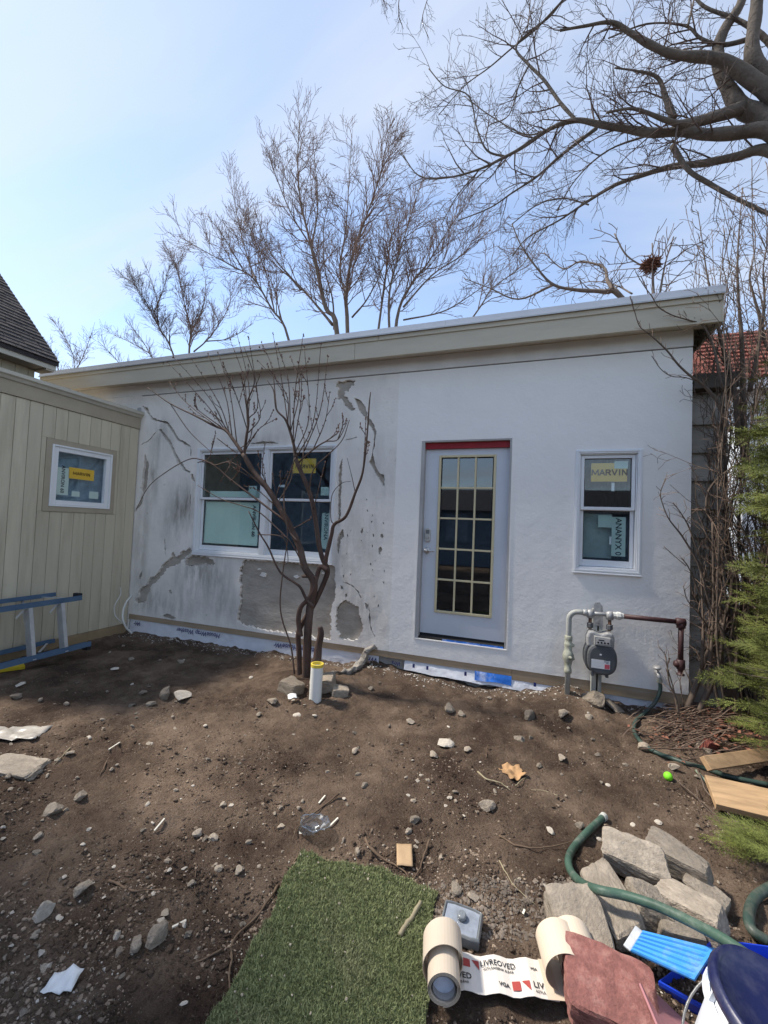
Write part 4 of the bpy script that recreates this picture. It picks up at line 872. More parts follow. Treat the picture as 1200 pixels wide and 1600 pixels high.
named = [
 (258, 1087, 27, 'left rounded tan stone of the pair in the dark soil left of the shrub'), (283, 1092, 25, 'right pale stone of the pair in the dark soil left of the shrub'),
 (237, 1102, 14, 'small grey stone just left of the pair of tan stones'), (84, 1270, 24, 'lone angular stone on the lit soil at the left'), (125, 1246, 16, 'small stone right above the lone angular stone at the left'),
 (130, 1391, 24, 'flat tilted stone below the curved twig at the left'), (66, 1428, 28, 'broad pale stone near the shadow edge at the far left'), (245, 1466, 27, 'big brown stone at the edge of the shadow left of the turf'),
 (212, 1478, 20, 'dark block of stone inside the shadow left of the turf'), (333, 1312, 15, 'tan stone left of the crushed plastic cup'), (760, 1263, 24, 'rounded grey stone on the soil right of the oak leaf'),
 (702, 1110, 23, 'brown rounded stone on the soil in front of the door'), (720, 1118, 14, 'small brown stone touching the rounded stone in front of the door'), (641, 1130, 15, 'flat stone left of the stones in front of the door'),
 (695, 1164, 26, 'flat sandy slab of stone in the middle of the lit soil'), (678, 1183, 18, 'flat round stone just below the sandy slab'), (731, 1173, 15, 'tilted oblong stone right of the sandy slab'),
 (827, 1122, 26, 'flat brown slab of stone below the blue printed wrap'), (879, 1185, 14, 'small stone on dark soil below the gas meter riser'), (648, 1283, 17, 'stone on dark soil left of the rounded grey stone'),
 (880, 1117, 24, 'broken red-brown brick piece below the gas meter'), (928, 1100, 38, 'earthy flat rock in the mound under the gas meter'), (960, 1108, 30, 'second earthy rock in the mound under the gas meter'),
 (812, 1155, 18, 'tan flake of stone below the flat brown slab'), (495, 1362, 13, 'grey stone lying on the corner of the turf'), (558, 1331, 12, 'small pale stone above the edge of the turf'),
 (425, 1096, 22, 'flat stone in front of the shrub root mound'), (465, 1118, 14, 'pale stone chip below the white pipe'), (900, 1395, 26, 'dark stone half under the green hose bend'),
 (712, 1392, 18, 'grey stone above the glass lamp lens'), (740, 1405, 15, 'round stone right above the glass lamp lens'), (1008, 1173, 22, 'rounded grey stone below the brush, beside the red brick'),
 (1098, 1163, 20, 'grey stone beneath the dead brush at the right'), (860, 1300, 14, 'pale pointed stone left of the green hose end'), (905, 1292, 13, 'tan stone at the green hose end'), (1105, 1178, 15, 'pale stone right of the red brick'),
]
for i, (px, py, wd, lb) in enumerate(named): put_stone(px, py, wd, .8, 100 + i, i in (1, 6, 14, 27, 33), lb)
for i in range(240):
    while True:
        px, py = rng.uniform(0, 1130), rng.uniform(1010, 1590)
        p = G(px, py)
        if p.y < -.06 and p.x > -5.2 and not (edge_dist(p.x, p.y, TURF) < .05 or in_poly(p.x, p.y, TURF)) and not (px > 640 and py > 1400): break
    put_stone(px, py, min(16, 4.5 + rng.expovariate(1 / 2.6)), rng.uniform(.6, 1), 500 + i, rng.random() < .22, 'small loose stone lying on the brown soil', 'small stones scattered over the soil')

def chunk_mesh(name, seed, ang=.35, n=9):
    r = random.Random(seed); C8 = {(i, j, k): Vector(((i * 2 - 1) * r.uniform(.72, 1.08), (j * 2 - 1) * r.uniform(.70, 1.08), (k * 2 - 1) * r.uniform(.65, 1.1))) for i in (0, 1) for j in (0, 1) for k in (0, 1)}
    idx = {}; v = []; f = []; off = Vector((seed * 2.3, seed * .7, 1))
    def at(i, j, k):
        if (i, j, k) in idx: return idx[(i, j, k)]
        a, b, c = i / n, j / n, k / n; p = Vector((0, 0, 0))
        for (x, y, z), q in C8.items(): p += q * ((a if x else 1 - a) * (b if y else 1 - b) * (c if z else 1 - c))
        e = sorted((min(i, n - i), min(j, n - j), min(k, n - k)))          # 0,0,? on an edge
        if e[1] == 0: p *= 1 - .05 - .10 * max(0, noise.noise(p * 3 + off)) - (.06 if e[2] == 0 else 0)
        elif e[1] == 1: p *= 1 - .012 - .04 * max(0, noise.noise(p * 3 + off))
        p += p.normalized() * (.09 * ang * noise.noise(p * 1.6 + off) + .040 * noise.noise(p * 4.5 + off) + .022 * noise.noise(p * 11 + off))
        idx[(i, j, k)] = len(v); v.append(p); return idx[(i, j, k)]
    for a in range(n):
        for b in range(n):
            for s_ in (0, n):
                q = [[at(s_, a + x, b + y) for x, y in ((0, 0), (1, 0), (1, 1), (0, 1))], [at(a + x, s_, b + y) for x, y in ((0, 0), (0, 1), (1, 1), (1, 0))], [at(a + x, b + y, s_) for x, y in ((0, 0), (1, 0), (1, 1), (0, 1))]]
                for t in q: f.append(tuple(t) if s_ else tuple(t[::-1]))
    me = bpy.data.meshes.new(name); me.from_pydata([tuple(p) for p in v], [], f); me.update(); return me
def slab(name, px, py, size, rot, label, material, z=0.0, seed=0, boxy=.85, cat='rubble', group=None, sub=5, ang=.35):
    me = chunk_mesh(name, seed, ang); me.materials.append(material)
    o = bpy.data.objects.new(name, me); link(o); p = GG(px, py, z); o.location = (p.x, p.y, p.z); o.scale = tuple(s / 2 for s in size); o.rotation_euler = rot
    return tag(o, label, cat, group)
R = math.radians
slab('rubble_chunk', 988, 1342, (.27, .17, .13), (R(18), R(6), R(-8)), 'pale ridged concrete chunk at the upper left of the rubble pile', M_['rubble'], .10, 31)
slab('rubble_chunk', 1060, 1346, (.27, .15, .12), (R(10), R(6), R(-22)), 'broad grey rock slab at the upper right of the rubble pile', M_['rubble'], .10, 32)
slab('rubble_chunk', 1100, 1400, (.17, .10, .09), (R(8), R(10), R(-35)), 'dark tilted rock at the right end of the rubble pile', M_['rubble'], .05, 33)
slab('rubble_chunk', 955, 1412, (.15, .30, .11), (R(6), R(-10), R(22)), 'brown slab under the hose bend in the rubble pile', M_['rubble'], .06, 34)
slab('rubble_chunk', 1015, 1415, (.15, .17, .12), (R(4), R(12), R(10)), 'grey rock under the hose in the middle of the rubble pile', M_['rubble'], .06, 35)
slab('rubble_chunk', 1080, 1425, (.22, .13, .13), (R(10), R(-8), R(-38)), 'lined grey rock under the hose right of the pile centre', M_['rubble'], .07, 36)
slab('rubble_chunk', 1060, 1458, (.16, .10, .09), (R(5), R(5), R(10)), 'small rock wedged against the blue scoop', M_['rubble'], .04, 37)
slab('rubble_chunk', 903, 1440, (.24, .25, .11), (R(14), R(-6), R(12)), 'large squarish tan slab at the left of the rubble pile', M_['rubble'], .08, 38, .9)
slab('rubble_chunk', 1000, 1365, (.22, .14, .10), (R(0), R(0), R(-10)), 'dark rock under the pale ridged concrete chunk', M_['stone'], .02, 39)
slab('red_sandstone_block', 952, 1558, (.29, .24, .15), (R(8), R(4), R(4)), 'weathered red sandstone block beside the paper roll', M_['redstone'], .08, 41, .93, 'block')
slab('red_brick', 1108, 1168, (.10, .07, .12), (R(10), R(14), R(20)), 'red brick piece standing below the dead brush', mat('brick_red', (.20, .06, .045), .9, .2, 8, .5), .03, 42, .85, 'brick')
slab('rubble_chunk', 505, 1068, (.26, .20, .14), (R(5), R(-10), R(20)), 'brown earthy rock at the foot of the shrub beside the white pipe', M_['stone'], .03, 43)
slab('rubble_chunk', 455, 1073, (.24, .18, .12), (R(-5), R(8), R(-15)), 'earthy grey rock at the left foot of the shrub', M_['stone'], .04, 44)
slab('rubble_chunk', 530, 1080, (.18, .14, .10), (R(5), R(10), R(40)), 'grey rock right of the white pipe', M_['stone'], .03, 45)
slab('paving_stone', 22, 1198, (.42, .22, .05), (0, 0, R(12)), 'flat pale paving slab half buried at the left edge', M_['rubble'], .0, 46, .85, 'slab')

# ================================================================== pvc pipe
p = GG(492, 1098); M_['pvc'] = mat('white_pvc', (.76, .76, .72), .45, .03, 6, .03, 40, dirt_shade=(.55, .5, .42), dirt_shade_amt=.25)
pv = thing('pvc_pipe', 'upright white plastic pipe with yellow rim before the bare shrub', 'pipe', (p.x, p.y, gz(p.x, p.y)))
top = OY(494, 1037, p.y); 
MB().lathe([(.054, -.12), (.054, top.z - p.z), (.047, top.z - p.z), (.047, .02)], p, (.02, 0, 1), 28, cap=False).build('pipe_wall', M_['pvc'], pv, smooth=False)
MB().lathe([(.0555, top.z - p.z - .022), (.0565, top.z - p.z + .004), (.046, top.z - p.z + .005), (.0455, top.z - p.z - .02)], p, (.02, 0, 1), 28, cap=False).build('yellow_rim', mat('yellow_rim_paint', (.72, .56, .08), .5, .1), pv)

# ================================================================== step ladder on its side
M_['ladder'] = mat('blue_fibreglass', (.065, .115, .185), .5, .15, 6, .08, 60, dirt_shade=(.15, .2, .26), dirt_shade_amt=.3)
M_['aluminium'] = mat('aluminium', (.56, .57, .58), .42, .12, 8, .1, 60, metal=.55, dirt_shade=(.28, .26, .24), dirt_shade_amt=.5)
lad = thing('step_ladder', 'blue step ladder lying on its side against the beige boards', 'ladder', (-4.85, -1.6, 0))
fb, ft, rt, rb_ = Vector((-4.72, 0, .075)), Vector((-4.84, 0, .645)), Vector((-5.14, 0, .665)), Vector((-5.17, 0, .08))
yend = -1.02
def rail(name, c, y0, y1, wd, ht, up): 
    a = Vector((c.x, y0, c.z)); b = Vector((c.x, y1, c.z)); mb = MB(); mb.beam(a, b, wd, .006, up); u = Vector(up).normalized(); s_ = (b - a).normalized().cross(u)
    for sgn in (-1, 1): mb.beam(a + s_ * sgn * wd / 2 + u * (-ht / 2) * .9, b + s_ * sgn * wd / 2 + u * (-ht / 2) * .9, .005, ht, up)
    return mb.build(name, M_['ladder'], lad)
upv = (ft - fb).normalized()
rail('side_rail', fb, -3.4, -.96, .085, .055, -upv); rail('side_rail', ft, -3.4, yend, .085, .055, upv)
rail('rear_rail', rt, -3.4, -1.10, .055, .045, upv); rail('rear_rail', rb_, -3.4, -1.05, .055, .045, -upv)
for y in (-1.24, -1.55, -1.86, -2.17, -2.48):
    a = Vector((fb.x, y, fb.z + .005)); b = Vector((ft.x, y, ft.z - .005)); mb = MB(); sd = Vector((0, 1, 0)); nn = upv.cross(sd)
    mb.beam(a, b, .006, .085, nn); mb.beam(a + nn * .041 + sd * .016, b + nn * .041 + sd * .016, .032, .006, nn); mb.beam(a - nn * .041 + sd * .016, b - nn * .041 + sd * .016, .032, .006, nn)
    stp = mb.build('step', M_['aluminium'], lad)
    MB().beam(b - upv * .02 + sd * .012, b - upv * .13 - sd * .10 , .018, .004, nn).build('gusset_brace', M_['aluminium'], lad)
for y in (-1.3, -1.75, -2.2): MB().tube([(rb_.x, y, rb_.z), (rt.x, y - .12, rt.z)], .013, 10).build('rear_strut', M_['aluminium'], lad, smooth=True)
MB().beam((-4.80, -1.42, .12), (-5.12, -1.15, .10), .022, .006).build('spreader_bar', M_['aluminium'], lad)
MB().beam((-4.88, -1.05, .62), (-5.12, -1.25, .64), .022, .006).build('spreader_bar', M_['aluminium'], lad)
MB().box((-4.77, -1.0, .035), (-4.69, -.95, .11)).build('rail_foot', M_['black'], lad, bevel=.006); MB().box((-4.89, -1.06, .60), (-4.80, -1.01, .68)).build('rail_foot', M_['black'], lad, bevel=.006)
tag(MB().beam(GG(-40, 1052, .02), GG(38, 1041, .02), .10, .03).build('yellow_level', mat('yellow_tool', (.65, .48, .03), .5, .1)), 'yellow tool peeking out under the ladder at the left edge', 'tool')
# white cables at the corner
M_['cable'] = mat('white_cable', (.62, .61, .57), .5, .08, 10, 0, dirt_shade=(.4, .36, .3), dirt_shade_amt=.3)
C5 = lambda u, v: (u / 3.636, 860 + v / 3.636)
tag(MB().tube(spline([OX(*C5(750, 255), -5.18), OX(*C5(715, 300), -5.14), OX(*C5(697, 370), -5.10), OX(*C5(712, 430), -5.05), OX(*C5(750, 472), -5.0)], 8), .013, 10).build('white_conduit', M_['cable'], smooth=True), 'thick white conduit curving out of the wall corner to the ground', 'conduit')
tag(MB().tube(spline([OX(*C5(682, 210), -5.26), OX(*C5(685, 250), -5.24), OX(*C5(652, 315), -5.22), OX(*C5(655, 370), -5.2), OX(*C5(690, 405), -5.15), OX(*C5(725, 440), -5.1)], 8), .006, 8).build('white_cable', M_['cable'], smooth=True), 'thin white cable looping against the beige boards by the corner', 'cable')

# ================================================================== paper flashing rolls
M_['paper'] = mat('tan_paper', (.60, .50, .39), .75, .05, 4, .05, 40)
M_['paperw'] = mat('pale_paper', (.66, .61, .55), .75, .05, 4, .05, 40)
tr_ = thing('flashing_roll', 'tan paper roll partly unrolled between turf and rubble, printed strip showing', 'paper roll', G(770, 1540))
A0 = G(715, 1556, .02); A1 = G(846, 1568, .02); ux = (A1 - A0); ux.z = 0; LS = ux.length; ux.normalize(); va = Vector((-ux.y, ux.x, 0)); va = (va * math.cos(R(4)) + ux * math.sin(R(4))).normalized(); upz = Vector((0, 0, 1))
def ribbon(name, path, org, wd, material, shift=None, th=.0016, par=tr_):
    P2 = [Vector((a, b)) for a, b in path]; v = []; f = []; n = len(P2)
    for i, q in enumerate(P2):
        t = (P2[min(i + 1, n - 1)] - P2[max(i - 1, 0)]).normalized(); nn = Vector((-t.y, t.x)) * th / 2; s_ = shift(i / (n - 1)) if shift else 0
        for e in (q + nn, q - nn):
            for k in (0, 1): v.append(org + ux * e.x + upz * e.y + va * (k * wd + s_))
    for i in range(n - 1):
        a = i * 4; b = a + 4
        f += [(a, b, b + 1, a + 1), (a + 3, b + 3, b + 2, a + 2), (a, a + 2, b + 2, b), (a + 1, b + 1, b + 3, a + 3)]
    f += [(0, 1, 3, 2), (4 * n - 4, 4 * n - 2, 4 * n - 1, 4 * n - 3)]
    return MB().add(v, f).build(name, material, par, smooth=False)
org = A0.copy(); org.z = max(gz(A0.x, A0.y), gz(A1.x, A1.y), gz(*(A0 * .5 + A1 * .5).xy)) + .022
def arcp(cx, cz, r0, r1, a0, a1, n): return [(cx + (r0 + (r1 - r0) * i / n) * math.cos(R(a0 + (a1 - a0) * i / n)), cz + (r0 + (r1 - r0) * i / n) * math.sin(R(a0 + (a1 - a0) * i / n))) for i in range(n + 1)]
SW = .125
st_ = ribbon('printed_strip', [(-.06, .004)] + [(LS * i / 12, .004 + .006 * math.sin(i * 1.3)) for i in range(13)] + [(LS + .06, .0)], org, SW, M_['paperw'])
ribbon('loose_wrap', arcp(-.05, .068, .066, .070, -95, 235, 34), org + va * .0, .10, M_['paper'], lambda t: .035 * (1 - t))
ribbon('inner_roll', arcp(-.05, .058, .055, .042, -90, 1000, 90), org - va * .05, .12, M_['paper'])
co_ = org + ux * -.05 + upz * .058 - va * .046
MB().lathe([(.040, 0), (.040, .11), (.036, .11), (.036, .0)], co_, va, 26, cap=False).build('roll_core', mat('grey_core', (.35, .33, .32), .7), tr_)
MB().lathe([(.0355, .02), (.0, .021)], co_, va, 26, cap=False).build('plastic_liner', mat('bluish_liner', (.50, .53, .62), .35, .15, 20, .5, 30), tr_)
ribbon('curled_end', [(LS + .02, .003)] + arcp(LS + .09, .070, .068, .073, -85, 262, 36), org + va * .0, .13, M_['paper'], lambda t: .03 * t)
ribbon('curled_end', arcp(LS + .15, .066, .064, .070, -80, 215, 30), org + va * .015, .125, M_['paper'], lambda t: .045 * t)
def strip_z(u):
    zs_ = [.004 + .006 * math.sin(i * 1.3) for i in range(13)]; t = max(0, min(11.999, u / LS * 12)); i = int(t); z_ = zs_[i] + (zs_[i + 1] - zs_[i]) * (t - i)
    if u > LS: z_ = zs_[12] + (.0 - zs_[12]) * min(1, (u - LS) / .06)
    if u < 0: z_ = .004
    return z_ + .0030
def lay_print():
    for o in list(st_.children):
        for v in o.data.vertices: u = (v.co - org).dot(ux); v.co.z = org.z + strip_z(u) + (.0004 if o.name.startswith('printed') else .0008)
def on_strip(a, b, rot=0): return Matrix.Translation(org + ux * a + va * b + upz * .0155) @ Matrix(((ux.x, va.x, 0, 0), (ux.y, va.y, 0, 0), (0, 0, 1, 0), (0, 0, 0, 1)))
M_['print_red'] = mat('print_red', (.36, .06, .05), .7, .1)
def logo(a, b, words=True, k=1.0):
    m = on_strip(a, b)
    for poly in ([(-.014, -.014), (.014, -.014), (.014, .014), (-.014, .014)], [(.020, .014), (.046, .014), (.046, -.016)]):
        MB().add([m @ Vector((x * k, y * k, 0)) for x, y in poly], [tuple(range(len(poly)))]).build('printed_mark', M_['print_red'], st_)
    if words: text('LIVREOVED', .027 * k, M_['black'], on_strip(a + .112, b + .005), st_, .0003, 'lettering', .9); text('ASTLANGENA B.BAR', .0115 * k, M_['black'], on_strip(a + .112, b - .014), st_, .0002)
logo(.035, .090); logo(LS - .075, .032, False); text('LIV', .027, M_['black'], on_strip(LS + .0, .036), st_, .0004); text('ASTLA', .0115, M_['black'], on_strip(LS + .002, .016), st_, .0002)
text('OVED', .027, M_['black'], on_strip(.015, .044), st_, .0004); text('NA B.BAR', .0115, M_['black'], on_strip(.015, .024), st_, .0002)
text('VGA', .018, M_['black'], on_strip(.16, .028), st_, .0005); text('VGA', .012, M_['black'], on_strip(LS - .005, .088), st_, .0004)

lay_print()
# ================================================================== lamp lens
c = GG(721, 1443, .03); M_['clear'] = glass_mat('clear_plastic', (.80, .84, .88), .16, .9, .12)
ll = thing('lamp_lens', 'clear rectangular lamp lens with round knob lying on the soil by the turf', 'lamp lens', c)
ax = (G(752, 1455) - G(693, 1432)); ax.z = 0; LL = ax.length; ax.normalize(); ay = Vector((-ax.y, ax.x, 0)); hw = LL / 2; hd = .052
def lp(a, b, z): return c + ax * a + ay * b + upz * (z + .12 * b)
mb = MB(); 
ring = lambda s, z: [lp(a * s, b * s, z) for a, b in ((-hw, -hd), (-hw * .6, -hd * 1.12), (hw * .6, -hd * 1.12), (hw, -hd), (hw, hd), (hw * .6, hd * 1.1), (-hw * .6, hd * 1.1), (-hw, hd))]
v = ring(1.0, -.025) + ring(1.03, .012) + ring(.94, .022) + ring(.86, .012); mb.add(v, [(k * 8 + i, k * 8 + (i + 1) % 8, k * 8 + 8 + (i + 1) % 8, k * 8 + 8 + i) for k in range(3) for i in range(8)] + [tuple(range(8))[::-1]])
mb.build('lens_body', mat('grey_clear_plastic', (.17, .18, .185), .18, .3, 10, .2, 40, spec=.6), ll, bevel=.004)
MB().add(ring(.855, .014), [tuple(range(8))]).build('lens_plate', mat('milky_plate', (.27, .30, .35), .12, .3, 12, .2, 60, spec=.7), ll)
MB().lathe([(.017, 0), (.018, .012), (.013, .020), (.010, .018), (.003, .021)], lp(.0, .006, .016), (0, -.1, 1), 18).build('knob', mat('knob_plastic', (.22, .24, .26), .2, .2, spec=.6), ll, smooth=True)

# ================================================================== blue scoop, blue tray, bucket, pink sheet
M_['sky_blue'] = mat('light_blue_plastic', (.05, .27, .70), .38, .08, 5, .05, 60, spec=.5, dirt_shade=(.33, .42, .52), dirt_shade_amt=.6, dscale=9)
M_['royal'] = mat('royal_blue_plastic', (.012, .05, .50), .35, .08, 5, .05, 60, spec=.5)
def quadframe(pts, zs): return [G(px, py, z) for (px, py), z in zip(pts, zs)]
def patch(mb, q, nu, nv, ridge, nr, th):
    a, b, c_, d = q; n = (b - a).cross(d - a).normalized(); 
    if n.z < 0: n = -n
    v = []; 
    for lay in (0, 1):
        for i in range(nu + 1):
            for j in range(nv + 1):
                u, t = i / nu, j / nv; p = (a * (1 - u) + b * u) * (1 - t) + (d * (1 - u) + c_ * u) * t
                e = ridge * (1 if math.sin(2 * math.pi * nr * t) > .2 else 0) * (.03 < u < .93)
                v.append(p + n * (e if lay == 0 else -th))
    s_ = (nu + 1) * (nv + 1); f = []
    for i in range(nu):
        for j in range(nv):
            k = i * (nv + 1) + j; f += [(k, k + nv + 1, k + nv + 2, k + 1), (s_ + k + 1, s_ + k + nv + 2, s_ + k + nv + 1, s_ + k)]
    for i in range(nu): k = i * (nv + 1); f.append((k, s_ + k, s_ + k + nv + 1, k + nv + 1)); k += nv; f.append((k, k + nv + 1, s_ + k + nv + 1, s_ + k))
    for j in range(nv): k = j; f.append((k, k + 1, s_ + k + 1, s_ + k)); k = nu * (nv + 1) + j; f.append((k, s_ + k, s_ + k + 1, k + 1))
    return mb.add(v, f)
q = quadframe([H9(585, 700), H9(870, 830), H9(960, 690), H9(640, 610)], [.10, .17, .20, .13])
scp = thing('ribbed_scoop', 'light blue ribbed plastic scoop propped against the rubble pile', 'scoop', q[0])
patch(MB(), q, 24, 40, .006, 6, .006).build('ribbed_plate', M_['sky_blue'], scp)
e0, e3 = q[0], q[3]; dd = (q[0] - q[1]).normalized()
MB().beam(e0 + dd * .012, e3 + dd * .012, .026, .010).build('worn_lip', mat('scuffed_lip', (.42, .44, .47), .6, .3, 30, .3, 60), scp, bevel=.003)
tq = quadframe([H9(720, 835), H9(990, 985), H9(1330, 700), H9(960, 650)], [.06, .06, .06, .06])
tray = thing('blue_tray', 'deep royal blue plastic tray under the bucket and light blue scoop', 'tray', tq[0])
cq = sum(tq, Vector((0, 0, 0))) / 4; inn = [p.lerp(cq, .10) - upz * .06 for p in tq]; out2 = [p.lerp(cq, -.035) for p in tq]; outb = [p.lerp(cq, .08) - upz * .068 for p in tq]
v = inn + tq + out2 + [p - upz * .012 for p in out2] + outb
f = [(0, 1, 2, 3), (19, 18, 17, 16)] + [(k * 4 + i, k * 4 + (i + 1) % 4, k * 4 + 4 + (i + 1) % 4, k * 4 + 4 + i) for k in range(4) for i in range(4)]
MB().add(v, f).build('tray_shell', M_['royal'], tray, bevel=.005)
bc = G(1168, 1545, .36); bc.z = 0; bc.x += .045; bc.y -= .03
bz = gz(bc.x, bc.y) + .0
bk = thing('plastic_bucket', 'white plastic bucket with navy lid at the lower right corner', 'bucket', (bc.x, bc.y, bz))
M_['bucket'] = mat('white_bucket', (.70, .73, .78), .4, .04, 5, .05, 60, dirt_shade=(.42, .39, .35), dirt_shade_amt=.5, dscale=7)
M_['navy'] = mat('navy_lid', (.010, .014, .065), .4, .1, 6, .08, 60, spec=.5, dirt_shade=(.13, .13, .16), dirt_shade_amt=.45, dscale=7)
MB().lathe([(.125, 0), (.132, .02), (.148, .30), (.150, .34), (.146, .345), (.144, .30), (.125, .02)], (bc.x, bc.y, bz), n=40, cap=True).build('pail', M_['bucket'], bk, smooth=True)
MB().lathe([(.152, .29), (.166, .292), (.166, .30), (.152, .303)], (bc.x, bc.y, bz), n=40, cap=False).build('pail_collar', M_['bucket'], bk)
for k in range(16):
    a = 2 * math.pi * k / 16; dv = Vector((math.cos(a), math.sin(a), 0)); MB().beam(Vector((bc.x, bc.y, bz + .303)) + dv * .157, Vector((bc.x, bc.y, bz + .343)) + dv * .157, .006, .012, dv).build('collar_rib', M_['bucket'], bk)
MB().lathe([(.154, .335), (.168, .338), (.171, .352), (.166, .368), (.158, .372), (.150, .362), (.060, .364), (.0, .364)], (bc.x, bc.y, bz), n=44, cap=False).build('lid', M_['navy'], bk, smooth=True)
MB().tube([Vector((bc.x, bc.y, bz + .27)) + Vector((math.cos(a) * .168, math.sin(a) * .168, -.13 * math.sin((a - 2.0) / 2.6 * math.pi))) for a in [2.0 + 2.6 * i / 20 for i in range(21)]], .0035, 8).build('handle', M_['dark_metal'], bk, smooth=True)
bk.rotation_euler = (math.radians(6), math.radians(16), 0); bk.location.x -= .075; bk.location.y += .02
q = quadframe([H9(630, 845), H9(720, 1060), H9(880, 1060), H9(700, 890)], [.16, .14, .03, .05])
tag(patch(MB(), q, 10, 10, 0, 1, .006).build('pink_sheet', mat('dusty_pink_board', (.34, .155, .165), .8, .15, 8, .2, 40)), 'dusty pink flat board leaning on the red sandstone block', 'board')

# ================================================================== lumber, ball and litter
def lumber(name, pts, label, z=.10, th=.04):
    a, b, c_ = [G(px, py, zz) for px, py, zz in pts]; L_ = b - a; W_ = c_ - a; n = L_.cross(W_).normalized()
    if n.z < 0: n = -n
    W_ = (W_ - L_ * (W_.dot(L_) / L_.length_squared))
    v = [a, a + L_, a + L_ + W_, a + W_]; v = v + [p - n * th for p in v]
    return tag(MB().add(v, [(0, 1, 2, 3), (7, 6, 5, 4), (0, 4, 5, 1), (1, 5, 6, 2), (2, 6, 7, 3), (3, 7, 4, 0)]).build(name, M_['wood'], bevel=.003), label, 'lumber')
lumber('lumber_offcut', [(1112, 1203, .10), (1290, 1176, .12), (1106, 1180, .16)], 'upper of two pine offcuts under the evergreen', th=.038)
lumber('lumber_offcut', [(1119, 1256, .09), (1300, 1300, .09), (1124, 1215, .15)], 'lower of two pine offcuts under the evergreen', th=.038)
p = GG(1044, 1213, .024); tag(MB().lathe([(.026 * math.sin(math.pi * i / 12), -.026 * math.cos(math.pi * i / 12)) for i in range(13)], p, (.3, .2, 1), 20, cap=False).build('green_ball', mat('lime_ball', (.22, .75, .03), .55, .15, 30, .1), smooth=True), 'small lime green ball on the soil below the brush', 'ball')

def sheet(name, px, py, w_, h_, rz, material, label, cat, crumple=.02, seed=1, z=.01, n=8, shape=None, group=None):
    p = GG(px, py, z); v = []; r = random.Random(seed); ca, sa = math.cos(rz), math.sin(rz); f = []; idx = {}
    for i in range(n + 1):
        for j in range(n + 1):
            a, b = (i / n - .5), (j / n - .5)
            if shape: 
                k = shape(math.atan2(b, a)); m = max(abs(a), abs(b)) * 2; l = math.hypot(a, b) or 1; a, b = a / l * m * k * .5, b / l * m * k * .5
            x, y = a * w_, b * h_; zz = crumple * (noise.noise(Vector((x * 14, y * 14, seed * 3.3))) + .5 * noise.noise(Vector((x * 40, y * 40, seed))))
            X, Y = p.x + x * ca - y * sa, p.y + x * sa + y * ca
            v.append((X, Y, max(gz(X, Y) + .004, p.z + zz)))
    for i in range(n):
        for j in range(n): k = i * (n + 1) + j; f.append((k, k + n + 1, k + n + 2, k + 1))
    o = MB().add(v, f).build(name, material, smooth=True); m = o.modifiers.new('thick', 'SOLIDIFY'); m.thickness = .0015; return tag(o, label, cat, group)
M_['cardboard'] = mat('cardboard', (.42, .29, .17), .85, .1, 5, .1); M_['leaf'] = mat('dry_leaf', (.40, .24, .12), .8, .2, 12, .3, 60)
M_['litter'] = mat('white_litter', (.75, .75, .74), .6, .05); M_['film'] = mat('dusty_film', (.36, .33, .29), .35, .2, 6, .3, 20, spec=.5)
sheet('plastic_bag', 20, 1146, .42, .20, R(28), M_['film'], 'crumpled translucent plastic sheet at the left edge', 'plastic sheet', .035, 3, .02, 14)
sheet('paper_scrap', 98, 1530, .10, .06, R(20), M_['litter'], 'torn white paper scrap in the shadow at the lower left', 'paper', .03, 4, .035)
sheet('paper_scrap', 457, 1088, .075, .07, R(40), M_['litter'], 'white paper scrap beside the foot of the shrub', 'paper', .03, 5, .02)
sheet('cardboard_piece', 632, 1335, .075, .13, R(18), M_['cardboard'], 'small brown cardboard piece lying above the turf', 'cardboard', .006, 6, .012)
sheet('oak_leaf', 801, 1205, .20, .17, R(60), M_['leaf'], 'curled dry oak leaf on the dark soil below the door', 'leaf', .035, 7, .02, 16, lambda a: .62 + .3 * abs(math.cos(a * 2.5)) + .12 * math.sin(a * 9))
sheet('paper_scrap', 702, 1483, .05, .04, R(10), M_['litter'], 'white paper crumple behind the tan paper roll', 'paper', .03, 9, .02)
# crushed cup
c = GG(492, 1306, .0); cup = thing('plastic_cup', 'crushed clear plastic cup lying at the upper edge of the turf', 'cup', c); v = []; f = []; n = 24; mb = MB()
for k, (rr, hh) in enumerate(((.040, 0), (.046, .03), (.055, .06), (.062, .085))):
    for j in range(n):
        a = 2 * math.pi * j / n; q = rr * (1 + .22 * noise.noise(Vector((math.cos(a) * 2, math.sin(a) * 2, k * .8 + 4)))) * (1 + .04 * (-1) ** j)
        v.append((c.x - .05 + math.cos(a) * q * 1.25 + hh * .5, c.y + .01 + math.sin(a) * q * .95, c.z + .008 + hh * .62 + .014 * noise.noise(Vector((math.cos(a) * 3, math.sin(a) * 3, k)))))
for k in range(3):
    for j in range(n): j2 = (j + 1) % n; f.append((k * n + j, k * n + j2, (k + 1) * n + j2, (k + 1) * n + j))
M_['cupm'] = glass_mat('cloudy_cup', (.80, .80, .78), .22, .8, .25)
MB().add(v, f + [tuple(range(n))[::-1]]).build('cup_wall', M_['cupm'], cup)
MB().tube([Vector(q) for q in v[3 * n:]] + [Vector(v[3 * n])], .003, 6, cap=False).build('cup_rim', M_['cupm'], cup)
